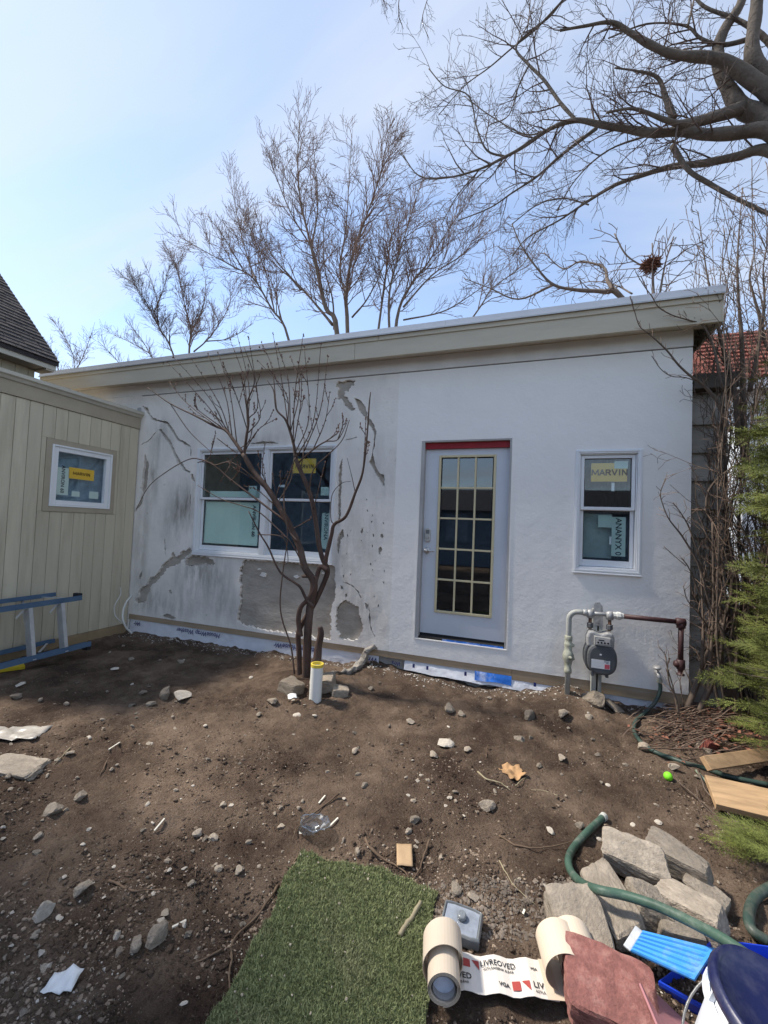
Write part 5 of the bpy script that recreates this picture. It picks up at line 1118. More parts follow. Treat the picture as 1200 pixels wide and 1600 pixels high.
# mortar-covered root at the wall
pts = [OY(585, 1008, -.02), OY(574, 1018, -.06), OY(566, 1034, -.10), GG(552, 1047, .02), GG(535, 1050, .015), GG(515, 1052, .012)]
lump = MB().tube(spline(pts, 5), [.03, .032, .035, .036, .04, .045, .043, .05, .045, .042, .04, .038, .04, .034, .03, .032, .028, .03, .026, .024, .022, .02, .018, .016, .012, .008], 14)
lump.v = [(x + .035 * noise.noise(Vector((x, y, z)) * 14), y + .035 * noise.noise(Vector((x, y, z)) * 14 + Vector((4, 0, 0))), z + .030 * noise.noise(Vector((x, y, z)) * 20)) for x, y, z in lump.v]
tag(lump.build('mortar_lump', mat('old_mortar', (.27, .245, .215), .95, .35, 9, .8, 30), smooth=False), 'grey lump of mortar spilling from the wall foot right of the shrub', 'mortar')
# sticks, twigs and splinters on the ground
M_['stick'] = mat('dead_twig', (.12, .082, .055), .9, .25, 20, .3, 60, rnd=.25); M_['splinter'] = mat('pale_splinter', (.66, .62, .53), .8, .1)
M_['stickpale'] = mat('pale_stick', (.30, .255, .165), .8, .2, 20, .2)
def twig(pts, r, label, material=None, r1=None, name='stick', group=None, lift=.006):
    r *= .8; P = spline([GG(a, b, lift + r * .6) for a, b in pts], 5); P = [q + Vector((noise.noise(q * 30), noise.noise(q * 30 + Vector((3, 0, 0))), .3 * noise.noise(q * 25))) * .006 for q in P]; o = MB().tube(P, [x * (1 + .35 * noise.noise(P[i] * 60)) for i, x in enumerate(taper(r, (r1 or r * .5) * .8, len(P)))], 6).build(name, material or M_['stick'], smooth=True); return tag(o, label, 'stick', group)
o = twig([(625, 1460), (640, 1438), (657, 1408)], .012, 'pale straight stick lying on the turf', M_['stickpale'], .011, lift=.03)
L4 = lambda u, v: (300 + u / 3, 1240 + v / 3); L5 = lambda u, v: (u / 3, 1100 + v / 3)
twig([L4(*q) for q in ((405, 430), (350, 510), (290, 590), (195, 685), (185, 780), (175, 870), (190, 960), (220, 1080))], .008, 'long bent twig along the left edge of the turf')
twig([L4(*q) for q in ((815, 205), (830, 250), (900, 310), (960, 340), (1020, 395))], .009, 'curved twig above the right corner of the turf')
twig([L4(*q) for q in ((1115, 215), (1090, 290), (1070, 350), (1030, 410))], .008, 'straight twig forming a fork at the right corner of the turf')
twig([L4(*q) for q in ((690, 0), (600, 70), (500, 150), (470, 220))], .006, 'long thin twig running up from the crushed cup')
twig([L4(*q) for q in ((495, 295), (460, 345))], .006, 'short twig at the upper left corner of the turf')
twig([L5(*q) for q in ((510, 825), (560, 850), (620, 875), (700, 872), (800, 865))], .007, 'curved bow-shaped twig in the middle of the left soil')
twig([L5(*q) for q in ((920, 745), (915, 870), (955, 910), (985, 980))], .004, 'thin forked twig at the right of the left soil')
twig([L5(*q) for q in ((510, 250), (485, 300), (470, 335))], .006, 'dark upright twig below the white splinter at the left')
twig([L5(*q) for q in ((240, 760), (215, 840), (260, 865))], .003, 'fine curled twig near the left edge')
twig([L5(*q) for q in ((330, 205), (290, 245), (240, 300))], .005, 'pale thin root left of the long splinter', M_['stickpale'])
twig([L5(*q) for q in ((1040, 1150), (960, 1195), (900, 1220))], .006, 'dark twig in the shadow left of the turf')
R6 = lambda u, v: (600 + u / 4, 1000 + v / 4)
twig([R6(*q) for q in ((585, 820), (640, 870), (720, 890), (790, 935))], .007, 'pale root reaching to the oak leaf', M_['stickpale'])
twig([R6(*q) for q in ((820, 910), (870, 870), (925, 835))], .004, 'thin twig right of the oak leaf', M_['stickpale'])
twig([R6(*q) for q in ((1090, 975), (1010, 945), (920, 935))], .004, 'thin pale twig farther right of the oak leaf', M_['stickpale'])
twig([R6(*q) for q in ((640, 730), (640, 690), (648, 655))], .004, 'tiny upright twig left of the oak leaf')
twig([H9(*q) for q in ((0, 190), (90, 235), (210, 240), (345, 205))], .006, 'curved twig reaching to the green hose end')
twig([H9(*q) for q in ((0, 300), (60, 400), (160, 495))], .004, 'pale bent wire-like twig left of the rubble pile', M_['stickpale'])
for lb, a, b in (('white splinter upper left on the soil', (170, 1171), (187, 1160)), ('white splinter in the centre of the left soil', (241, 1298), (257, 1279)), ('white splinter at the shadow edge, lower left', (269, 1449), (291, 1438)), ('white splinter above the crushed cup', (498, 1255), (508, 1243)), ('pale splinter right of the crushed cup', (515, 1291), (528, 1278)), ('white chip of wood right of the glass lamp lens', (817, 1428), (820, 1421))):
    MBs = MB().beam(GG(*a, .008), GG(*b, .010), .008, .005).build('splinter', M_['splinter']); tag(MBs, lb, 'splinter')

# ================================================================== pebbles, crumbs and clods (stuff)
ico = rock_mesh('tmp', 3, .7, 1); iv = np.array([v.co[:] for v in ico.vertices]); it = np.array([p.vertices[:] for p in ico.polygons]); bpy.data.meshes.remove(ico)
def scatter(name, n, sampler, smin, smax, material, lab, seed, power=2.2):
    r = np.random.default_rng(seed); P = []; 
    while len(P) < n:
        x, y = sampler(r)
        if y > .0 or (-1.35 < x < .05 and y < -2.3 and in_poly(x, y, TURF)): continue
        P.append((x, y, gz(x, y)))
    P = np.array(P); S = smin + (smax - smin) * r.random(n) ** power * 1.0
    sc3 = S[:, None] * r.uniform(.45, 1.3, (n, 3)); A = r.uniform(0, 6.28, n); ca, sa = np.cos(A), np.sin(A)
    v = iv[None] * sc3[:, None]; X = v[:, :, 0] * ca[:, None] - v[:, :, 1] * sa[:, None]; Y = v[:, :, 0] * sa[:, None] + v[:, :, 1] * ca[:, None]
    V = np.stack([X, Y, v[:, :, 2] * .8 + S[:, None] * .12], -1) + P[:, None]; V *= 1
    Fc = it[None] + (np.arange(n) * len(iv))[:, None, None]
    o = build_np(name, V.reshape(-1, 3), Fc.reshape(-1, 3), material, kind='stuff'); o['label'] = lab; o['category'] = 'debris'; return o
def near(r):                                       # denser towards the camera, where pieces show
    while True:
        px, py = r.uniform(-60, 1230), 1000 + 640 * r.random() ** .8
        p = G(px, py)
        if p.y < .0 and p.x > -5.25 and p.x < 3 and not (650 < px < 960 and 1490 < py < 1585): return p.x, p.y
def near_clump(r):
    while True:
        x, y = near(r)
        if noise.noise(Vector((x * 1.7, y * 1.7, 3.3))) + .6 * noise.noise(Vector((x * 5, y * 5, 9))) > r.uniform(-.25, .5): return x, y
def wallfoot(r): x = r.uniform(-5.2, 1.3); return x, -abs(r.normal(0, .10)) - .03
scatter('pebbles', 9000, near_clump, .0025, .013, mat('pebble_brown', (.23, .175, .13), .95, .45, 9, .2, 90), 'brown pebbles and grit strewn over the soil', 11, 3)
scatter('plaster_crumbs', 1600, near_clump, .002, .0075, mat('plaster_crumb', (.52, .475, .405), .95, .2, 20), 'white plaster crumbs strewn over the soil', 12, 3)
scatter('soil_clods', 9000, near_clump, .004, .020, M_['soil'], 'crumbly brown soil clods on the ground', 13, 2.6)
scatter('wall_foot_crumbs', 1500, wallfoot, .003, .016, mat('plaster_crumb_wall', (.46, .425, .375), .95, .4, 9), 'plaster crumbs along the foot of the stucco wall', 14, 2.5)
def heap(r):
    
    while True:
        px, py = r.normal(800, 110), r.uniform(1380, 1620); p = G(px, py)
        if not (650 < px < 960 and 1470 < py < 1600): return p.x, p.y
scatter('gravel', 2200, heap, .004, .016, mat('gravel_grey', (.16, .13, .105), .9, .5, 12, .2, 90), 'coarse dark gravel around the paper roll', 15, 2)

# fine soil crumbs (tiny, octahedral)
ov = np.array([(1, 0, 0), (0, 1, 0), (-1, 0, 0), (0, -1, 0), (0, 0, .8), (0, 0, -.8)]); ot = np.array([(0, 1, 4), (1, 2, 4), (2, 3, 4), (3, 0, 4), (1, 0, 5), (2, 1, 5), (3, 2, 5), (0, 3, 5)])
iv, it, iv0, it0 = ov, ot, iv, it
scatter('soil_crumbs', 16000, near, .0018, .0075, M_['soil'], 'fine crumbs of soil over the whole ground', 16, 2.0)
iv, it = iv0, it0
# ================================================================== turf
M_['grass'] = mat('turf_blades', (.225, .25, .115), .7, .4, 40, 0, dirt_shade=(.36, .33, .20), dirt_shade_amt=.6, dscale=5)
M_['turfbase'] = mat('turf_backing', (.11, .13, .055), .95, .4, 60, .6, 120)
mb = MB(); n = len(TURF); v = [(p.x, p.y, .022) for p in TURF] + [(p.x, p.y, .0) for p in TURF]
mb.add(v, [tuple(range(n - 1, -1, -1))] + [(i, (i + 1) % n, (i + 1) % n + n, i + n) for i in range(n)])
tb = mb.build('turf', M_['turfbase']); tb['kind'] = 'structure'
r = np.random.default_rng(21); NB = 70000; xs_ = [p.x for p in TURF]; ys_ = [p.y for p in TURF]; P = []
while len(P) < NB:
    X = r.uniform(min(xs_) - .01, max(xs_) + .01, 4000); Y = r.uniform(min(ys_), max(ys_) + .01, 4000)
    for x, y in zip(X, Y):
        xx = x + .012 * noise.noise(Vector((x * 25, y * 25, 0))); yy = y + .012 * noise.noise(Vector((x * 25, y * 25, 5)))
        if in_poly(xx, yy, TURF): P.append((x, y))
P = np.array(P[:NB]); A = r.uniform(0, 6.283, NB); H = r.uniform(.007, .019, NB); Wd = r.uniform(.0010, .0020, NB); Ln = r.uniform(.2, 1.0, NB) * H; B = r.uniform(0, 6.283, NB)
base = np.stack([P[:, 0], P[:, 1], np.full(NB, .020)], 1); sd = np.stack([np.cos(A), np.sin(A), np.zeros(NB)], 1) * Wd[:, None]
ln = np.stack([np.cos(B), np.sin(B), np.zeros(NB)], 1) * Ln[:, None]; up = np.array([0, 0, 1.])
mid = base + ln * .35 + up * (H * .6)[:, None]; tip = base + ln + up * H[:, None]
V = np.stack([base - sd, base + sd, mid + sd * .7, mid - sd * .7, tip], 1).reshape(-1, 3); o5 = (np.arange(NB) * 5)[:, None]
F3 = np.concatenate([o5 + np.array([[0, 1, 2]]), o5 + np.array([[0, 2, 3]]), o5 + np.array([[3, 2, 4]])], 0)
g = build_np('grass_blades', V, F3, M_['grass'], kind='stuff'); g['label'] = 'short green turf blades on the patch at the bottom'; g['category'] = 'grass'

rt = np.random.default_rng(5); bits = []
while len(bits) < 90:
    x, y = rt.uniform(min(xs_), max(xs_)), rt.uniform(min(ys_), max(ys_))
    if in_poly(x, y, TURF) and (rt.random() < .35 or edge_dist(x, y, TURF) < .06): bits.append((x, y, .030))
bits = np.array(bits); S = rt.uniform(.002, .008, 90); v_ = iv[None] * (S[:, None] * rt.uniform(.5, 1.2, (90, 3)))[:, None] + bits[:, None]
o = build_np('turf_litter', v_.reshape(-1, 3), (it[None] + (np.arange(90) * len(iv))[:, None, None]).reshape(-1, 3), mat('turf_crumbs', (.42, .36, .28), .95, .4, 20), kind='stuff'); o['label'] = 'crumbs of soil and plaster caught in the turf'; o['category'] = 'debris'
# ================================================================== growing branches
M_['bark'] = mat('grey_bark', (.17, .135, .11), .9, .3, 10, .5, 30, stretch=(1, 1, .4))
M_['barkbig'] = mat('big_tree_bark', (.125, .105, .088), .9, .4, 5, 1.0, 14, dirt_shade=(.045, .038, .03), dirt_shade_amt=.85, dist=.03)
M_['twig'] = mat('twig_bark', (.115, .085, .075), .85, .2, 10, 0)
M_['twigred'] = mat('reddish_twigs', (.17, .11, .088), .85, .2, 10, 0)
KT = 4
def grow(rg, P, r0, r1, lvl, cfg, twigs, limbs):
    """P: list of Vectors (a limb); adds side branches recursively"""
    n = len(P); L = sum((P[i + 1] - P[i]).length for i in range(n - 1))
    cnt = max(1, int(L * cfg['dens'][lvl] * rg.uniform(.8, 1.2)))
    for c in range(cnt):
        t = cfg['start'] + (1 - cfg['start']) * (c + rg.random()) / cnt; k = min(n - 2, int(t * (n - 1))); fr = t * (n - 1) - k
        p = P[k].lerp(P[k + 1], fr); d = (P[k + 1] - P[k]).normalized(); rl = r0 + (r1 - r0) * t
        ax = d.orthogonal().normalized(); ax.rotate(Matrix.Rotation(rg.uniform(0, 6.283), 3, d))
        a = math.radians(rg.uniform(*cfg['ang'])); dd = (d * math.cos(a) + ax * math.sin(a) + Vector((0, 0, cfg['up']))).normalized()
        ln = cfg['len'][lvl] * rg.uniform(.55, 1.2) * (1 - .55 * t)
        rb = min(rl * .62, cfg['rad'][lvl]) ; re = max(cfg['rmin'], rb * .3)
        Q = [p]; wob = cfg['wob']
        for i in range(KT - 1):
            dd = (dd + Vector((rg.gauss(0, wob), rg.gauss(0, wob), rg.gauss(0, wob) + cfg['lift']))).normalized(); Q.append(Q[-1] + dd * ln / (KT - 1))
        twigs.append(([tuple(q) for q in Q], [max(cfg['rmin'], rb + (re - rb) * i / (KT - 1)) for i in range(KT)]))
        if lvl > 0: grow(rg, Q, rb, re, lvl - 1, cfg, twigs, limbs)
def make_tree(name, label, limbs, cfg, seed, cat='tree', group=None, m_l=None, m_t=None, crown='crown', trunk='trunk', loc=None):
    rg = random.Random(seed); twigs = []; mb = MB()
    root = thing(name, label, cat, loc or limbs[0][0][0], group)
    for pts, r0, r1, lvl in limbs:
        P = spline(pts, 5); mb.tube(P, [max(r1, (r1 + (r0 - r1) * (1 - i / (len(P) - 1)) ** 1.5) * (1 + .2 * noise.noise(P[i] * 3.5))) for i in range(len(P))], 9 if r0 > .05 else 6)
        if lvl >= 0: grow(rg, P, r0, r1, lvl, cfg, twigs, None)
    mb.build(trunk, m_l or M_['bark'], root, smooth=True)
    if twigs:
        V, Fq = batch_tubes([t[0] for t in twigs], [t[1] for t in twigs], 3); build_np(crown, V, Fq, m_t or M_['twig'], root, kind=None)
    return root, twigs
def limb(cf, pts, y, w0, w1, lvl, jit=.6, rg=random.Random(3)):
    """pts on a picture plane at depth y, with a wandering depth; widths in crop px"""
    dy = rg.uniform(-jit, jit); out_ = []
    for i, (u, v) in enumerate(pts): a = cf(u, v); out_.append(OY(a[0], a[1], y + dy * i / (len(pts) - 1) * 1.6))
    return (out_, w0, w1, lvl)
TA = lambda u, v: (60 + u / 2.143, 160 + v / 2.143)
TB = lambda u, v: (600 + u / 2, v / 2)
def mpp(y): return (y + 4.37) / FPX                 # metres per photo pixel at depth y
cfgA = dict(dens=[7.0, 5.0, 3.4], len=[.55, 1.05, 1.9], rad=[.0075, .012, .024], ang=(18, 52), up=.16, lift=.06, wob=.19, start=.2, rmin=.0055)
YA = 9.0; k = mpp(YA) / 2.143
def TL(pts, w0, w1, lvl, y=YA, cf=TA, kk=None, jit=1.2): 
    q = kk or k; s_ = .78; return limb(cf, pts, y, w0 * q / 2 * s_, max(.009, w1 * q / 2 * s_), lvl, jit)
base = [(1005, 1500), (1000, 775)]
make_tree('bare_maple', 'tallest bare tree rising behind the middle of the roof', [
  TL([(1010, 1300), (1000, 775), (962, 690), (932, 560), (903, 440), (878, 330), (868, 200), (875, 60)], 30, 4, 2),
  TL([(985, 745), (940, 690), (870, 610), (800, 550), (735, 480), (690, 400)], 15, 3, 2), TL([(948, 620), (920, 500), (850, 380), (800, 260), (770, 170)], 12, 3, 2),
  TL([(915, 480), (935, 360), (930, 250), (920, 140)], 10, 3, 2), TL([(990, 760), (985, 660), (960, 560), (955, 430), (970, 330)], 10, 3, 2), TL([(880, 630), (830, 570), (770, 490), (720, 350)], 9, 3, 1)], cfgA, 1, group='bare trees behind the roof', m_t=M_['twigred'])
make_tree('bare_maple', 'bare upright tree just right of the tallest one behind the roof', [
  TL([(1040, 1300), (1035, 770), (1030, 650), (1050, 520), (1095, 390), (1140, 260), (1160, 160)], 24, 3, 2), TL([(1033, 660), (1010, 560), (1030, 420), (1040, 260), (1050, 110)], 13, 3, 2),
  TL([(1050, 720), (1100, 660), (1150, 560), (1185, 430)], 10, 3, 2)], cfgA, 2, group='bare trees behind the roof', m_t=M_['twigred'])
make_tree('bare_maple', 'leaning bare tree spreading left behind the roof', [
  TL([(900, 1200), (838, 795), (780, 690), (720, 590), (650, 548), (560, 500), (475, 450)], 16, 3, 2), TL([(735, 610), (700, 520), (670, 400), (640, 250)], 10, 3, 2), TL([(690, 570), (620, 450), (560, 370)], 7, 3, 1), TL([(790, 700), (770, 600), (730, 480), (700, 370)], 8, 3, 2)], cfgA, 3, group='bare trees behind the roof', m_t=M_['twigred'])
cfgC = dict(cfgA); cfgC['rmin'] = .006; cfgC['len'] = [.6, 1.0, 1.5]; cfgC['dens'] = [8, 6.5, 4.5]
YC = 12.0; kc = mpp(YC) / 2.143
make_tree('bare_sapling', 'small pale bare tree, second from the left above the roof line', [
  TL([(520, 1100), (450, 840), (405, 755), (372, 690), (330, 620), (300, 590)], 12, 3, 2, YC, TA, kc), TL([(400, 740), (395, 650), (365, 560)], 7, 2, 1, YC, TA, kc), TL([(385, 710), (420, 620), (440, 540)], 7, 2, 1, YC, TA, kc)], cfgC, 4, group='bare trees behind the roof')
make_tree('bare_sapling', 'bushy bare tree between the small pale one and the leaning one', [
  TL([(510, 1100), (505, 835), (512, 765), (490, 680), (470, 580), (455, 530)], 14, 3, 2, YC, TA, kc), TL([(510, 775), (550, 690), (560, 600), (540, 520)], 9, 2, 1, YC, TA, kc), TL([(520, 835), (570, 790), (630, 700), (650, 620)], 9, 2, 2, YC, TA, kc), TL([(560, 800), (640, 790), (720, 740)], 7, 2, 1, YC, TA, kc)], cfgC, 5, group='bare trees behind the roof', m_t=M_['twigred'])
for lb, pl_, sd in (('low bare brush far left beside the shingled roof', [[(100, 1000), (120, 870), (90, 790), (50, 730)], [(110, 930), (150, 850), (180, 770)], [(100, 960), (60, 880), (30, 800)]], 6), ('low bare brush left of the small pale tree', [[(420, 950), (380, 850), (300, 800), (215, 760)], [(400, 900), (350, 800), (300, 740)], [(330, 960), (260, 860), (200, 800)]], 7)):
    make_tree('bare_brush', lb, [TL(q, 6, 2, 1, YC, TA, kc) for q in pl_], cfgC, sd, cat='brush', group='bare trees behind the roof', m_t=M_['twigred'])
kb_ = mpp(YA) / 2
cfgB = dict(cfgA)
make_tree('bare_maple', 'bare spreading tree right of the picture centre above the roof', [
  TL([(20, 1300), (40, 1000), (85, 890), (135, 825), (200, 720), (255, 640)], 18, 3, 2, YA, TB, kb_), TL([(30, 1250), (15, 950), (40, 820), (80, 690), (110, 590)], 14, 3, 2, YA, TB, kb_), TL([(-40, 1200), (0, 900), (20, 760), (40, 640)], 14, 3, 2, YA, TB, kb_), TL([(60, 1000), (180, 975), (260, 930), (330, 880)], 8, 3, 1, YA, TB, kb_), TL([(60, 960), (150, 860), (240, 800), (330, 720)], 9, 3, 2, YA, TB, kb_), TL([(200, 1100), (300, 960), (340, 900), (420, 840), (470, 780)], 9, 3, 2, YA, TB, kb_)], cfgB, 8, group='bare trees behind the roof', m_t=M_['twigred'])
YD = 6.5; kd = mpp(YD) / 2
cfgD = dict(dens=[7, 5.5, 3.2], len=[.42, .8, 1.4], rad=[.007, .012, .024], ang=(25, 65), up=.05, lift=.02, wob=.2, start=.12, rmin=.005)
make_tree('crooked_tree', 'low crooked bare tree just above the roof left of the nest', [
  TL([(900, 1150), (740, 928), (690, 912), (600, 906), (530, 890), (480, 840), (430, 770), (400, 700)], 24, 4, 1, YD, TB, kd), TL([(735, 925), (700, 880), (685, 835), (612, 818), (560, 840), (500, 790)], 16, 4, 1, YD, TB, kd), TL([(530, 890), (420, 935), (330, 900), (250, 870)], 9, 3, 1, YD, TB, kd), TL([(775, 918), (720, 890), (640, 880), (560, 910)], 6, 3, 1, YD, TB, kd)], cfgD, 9)
# ---- great tree reaching in from the right
YE_ = 3.2; ke = mpp(YE_) / 2
def BL(pts, w0, w1, lvl, y=YE_, jit=.5): return TL(pts, w0, w1, lvl, y, TB, ke, jit)
cfgE = dict(dens=[11, 7.0, 4.2], len=[.32, .64, 1.3], rad=[.0045, .008, .016], ang=(22, 62), up=.0, lift=.02, wob=.22, start=.12, rmin=.003)
make_tree('great_maple', 'large bare tree reaching in over the roof from the right edge', [
  BL([(1420, 1500), (1400, 900), (1330, 560), (1200, 380), (1115, 335), (1065, 255), (1042, 170), (1062, 95), (1115, 10), (1150, -120)], 80, 28, 0, YE_, .1),
  BL([(1290, 500), (1240, 330), (1150, 250), (1085, 205), (1030, 182), (905, 170), (832, 140), (770, 103), (710, 70), (625, 82), (550, 95)], 62, 8, 2),
  BL([(1120, 338), (1000, 375), (930, 387), (880, 375), (780, 340), (695, 352)], 42, 7, 2), BL([(1320, 520), (1200, 412), (1100, 416), (1000, 420), (940, 408), (850, 416), (750, 402), (680, 390), (600, 376), (520, 402), (430, 462), (375, 492), (300, 528), (200, 555), (110, 550), (50, 470)], 48, 4, 2),
  BL([(1340, 560), (1200, 470), (1100, 490), (1000, 510), (900, 521), (800, 550), (715, 582), (620, 640), (545, 690), (450, 742), (400, 800)], 38, 4, 2), BL([(905, 372), (882, 310), (855, 243), (790, 222), (720, 212)], 26, 5, 2),
  BL([(600, 376), (550, 320), (500, 250), (450, 200), (412, 150), (455, 100), (520, 50), (565, -10)], 13, 7, 2), BL([(665, 400), (560, 480), (480, 550), (400, 603), (330, 650), (230, 690)], 14, 4, 2), BL([(900, 455), (950, 530), (1010, 570), (1100, 620), (1210, 672)], 18, 12, 1),
  BL([(380, 490), (322, 470), (290, 400), (265, 300), (190, 270), (140, 215)], 9, 3, 2), BL([(1290, 330), (1200, 240), (1150, 170), (1160, 50), (1172, -60)], 56, 34, 0), BL([(1260, 200), (1180, 110), (1100, 60), (1000, 20), (950, -40)], 22, 9, 1),
  BL([(1150, 120), (1060, 140), (990, 120), (940, 80), (820, 75), (700, 120)], 16, 5, 2), BL([(950, 80), (975, -30)], 9, 6, 0), BL([(455, 200), (420, 270), (390, 360), (330, 390)], 7, 3, 1), BL([(850, 415), (700, 470), (600, 560), (540, 660)], 8, 3, 2), BL([(520, 402), (440, 420), (330, 360), (250, 300)], 7, 3, 1),
  BL([(560, 0), (470, 95), (400, 150), (330, 210), (250, 270), (170, 360)], 9, 3, 2), BL([(640, 640), (560, 620), (480, 640), (400, 700)], 6, 3, 1), BL([(300, 528), (230, 610), (180, 700)], 5, 3, 1)],
  cfgE, 10, m_l=M_['barkbig'], loc=Vector((6.3, 3.2, 0)))
kk2 = mpp(5.0) / 2
make_tree('bare_branch', 'tip of a bare hanging branch at the top centre of the sky', [TL([(60, -160), (50, -30), (45, 40), (60, 90)], 4, 2, 1, 5.0, TB, kk2), TL([(160, -150), (140, -20), (120, 60), (140, 120)], 4, 2, 1, 5.0, TB, kk2), TL([(-60, -120), (-10, -20), (10, 30)], 4, 2, 1, 5.0, TB, kk2)], cfgE, 11, cat='branch')
# squirrel nest in twigs right of the roof
pn = OY(1017, 414, 2.2); rg = random.Random(5); tw = []
for i in range(420):
    a = Vector((rg.gauss(0, 1), rg.gauss(0, 1), rg.gauss(0, .7))).normalized() * rg.uniform(.01, .085); d = (Vector((rg.gauss(0, 1), rg.gauss(0, 1), rg.gauss(0, .5))).normalized() + Vector((1, .3, .1)) * rg.uniform(-1, 1)).normalized() * rg.uniform(.03, .13)
    c0 = pn + a; tw.append(([tuple(c0 - d), tuple(c0 - d * .4), tuple(c0 + a * .1), tuple(c0 + d * .4), tuple(c0 + d)], [.004, .006, .008, .006, .004]))
V, Fq = batch_tubes([t[0] for t in tw], [t[1] for t in tw], 3); tag(build_np('bird_nest', V, Fq, mat('nest_leaves', (.16, .075, .05), .9, .3, 30)), 'ball-shaped brown nest in the twigs above the right end of the roof', 'nest')
make_tree('bare_sapling', 'thin upright sapling carrying the brown nest', [TL([(870, 1150), (842, 910), (842, 840), (838, 760)], 12, 4, 1, 2.2, TB, mpp(2.2) / 2, .05), TL([(850, 1000), (865, 900), (880, 820), (905, 740)], 9, 3, 1, 2.2, TB, mpp(2.2) / 2, .05), TL([(842, 850), (760, 800), (720, 730)], 6, 3, 1, 2.2, TB, mpp(2.2) / 2, .05)], cfgD, 12)

# ================================================================== shrub in front of the wall
M_['shrubbark'] = mat('shrub_bark', (.080, .050, .040), .85, .35, 14, .6, 50, stretch=(1, 1, .35), dirt_shade=(.18, .14, .115), dirt_shade_amt=.5, dscale=8)
M_['shoot'] = mat('shoot_bark', (.095, .062, .048), .8, .25, 14, 0)
SB = lambda u, v: (200 + u / 2.7595, 520 + v / 2.7595)
shr = thing('bare_shrub', 'multi-stemmed bare shrub before the cracked wall and twin window', 'shrub', GG(475, 1058))
KM = 3.75 / 640 / 2.7595                              # metres per crop px
YS = shr.location.y + .02
rs = random.Random(11); SH = []
def spt(u, v, dy): a = SB(u, v); return OY(a[0], a[1], YS + dy)
def stem(pts, w0, w1, d0=0.0, d1=0.0, name='stem', n=6, sides=9, rough=.25):
    P = spline([spt(u, v, d0 + (d1 - d0) * i / (len(pts) - 1)) for i, (u, v) in enumerate(pts)], n)
    R_ = [x * KM / 2 * (1 + rough * .35 * noise.noise(P[i] * 9)) for i, x in enumerate(taper(w0, w1, len(P)))]
    mb = MB().tube(P, R_, sides); mb.build(name, M_['shrubbark'] if w0 > 9 else M_['shoot'], shr, smooth=True); return P
stem([(768, 1520), (772, 1380), (776, 1290), (786, 1180), (802, 1100), (795, 1060), (762, 1010), (742, 930), (702, 840), (652, 750), (600, 670), (542, 600), (497, 522)], 40, 24, 0, -.05)
stem([(740, 1510), (738, 1380), (736, 1290), (772, 1220), (812, 1150), (850, 1065), (860, 1022), (838, 970), (822, 900), (802, 765), (780, 680), (742, 590), (722, 540)], 26, 20, .05, .0)
stem([(858, 1030), (852, 985), (878, 870), (890, 826), (940, 790), (980, 690), (1012, 600), (1030, 450), (1040, 310), (1046, 255)], 22, 4, .02, -.1)
stem([(800, 1180), (770, 1150), (745, 1100), (720, 1078), (655, 1030), (605, 925), (570, 868), (520, 770)], 16, 5, -.04, -.12)
stem([(745, 1310), (735, 1240), (745, 1185), (775, 1150), (800, 1110), (812, 1060), (790, 1052), (752, 1050)], 24, 14, -.06, -.02)
stem([(860, 1025), (830, 1010), (812, 1060), (800, 1120)], 22, 20, -.02, -.02)
stem([(815, 1420), (822, 1350), (832, 1300), (828, 1268)], 40, 22, -.05, -.05, 'cut_stub')
stem([(690, 820), (600, 752), (520, 692), (440, 630), (372, 572), (312, 546), (262, 546), (180, 590), (92, 660), (36, 760)], 11, 3, -.05, .1)
stem([(690, 890), (640, 840), (560, 770), (480, 742), (400, 716), (300, 658)], 7, 3, -.05, .0)
stem([(718, 1470), (702, 1350), (666, 1240), (656, 1150), (672, 1000), (688, 890), (680, 800), (660, 760)], 8, 4, -.08, -.1)
stem([(497, 522), (460, 470), (420, 420), (370, 400), (290, 358), (182, 305), (84, 236)], 20, 4, -.05, .05); stem([(182, 305), (260, 420), (340, 498), (366, 520)], 5, 3, .04, .0)
stem([(500, 530), (512, 440), (520, 380), (515, 300), (545, 200), (500, 60)], 15, 3, -.05, -.1); stem([(722, 540), (714, 480), (682, 380), (640, 330), (628, 250), (600, 205)], 16, 3, 0, .05)
stem([(725, 570), (790, 510), (850, 470), (905, 460), (945, 385)], 9, 3, 0, -.05); stem([(780, 690), (800, 590), (870, 520), (925, 460), (955, 375)], 7, 3, 0, -.1)
stem([(888, 826), (875, 800), (880, 700), (920, 650), (960, 640)], 5, 2, 0, .0); stem([(980, 690), (965, 620), (945, 540)], 4, 2, 0, .0)
stem([(560, 870), (650, 875), (680, 905), (690, 980), (680, 1000)], 5, 3, -.1, -.08); stem([(730, 900), (690, 840), (672, 700), (700, 600), (720, 540)], 9, 5, -.1, -.04); stem([(760, 1010), (700, 900), (660, 870)], 7, 3, -.05, -.15)
shoots = []
def shoot(a, b, tip, w0=6, w1=2.6):
    d0, d1 = rs.uniform(-.08, .08), rs.uniform(-.28, .28); shoots.append(stem([a, b, tip], w0, w1, d0 * .4, d1, 'twig', 6, 5, 0))
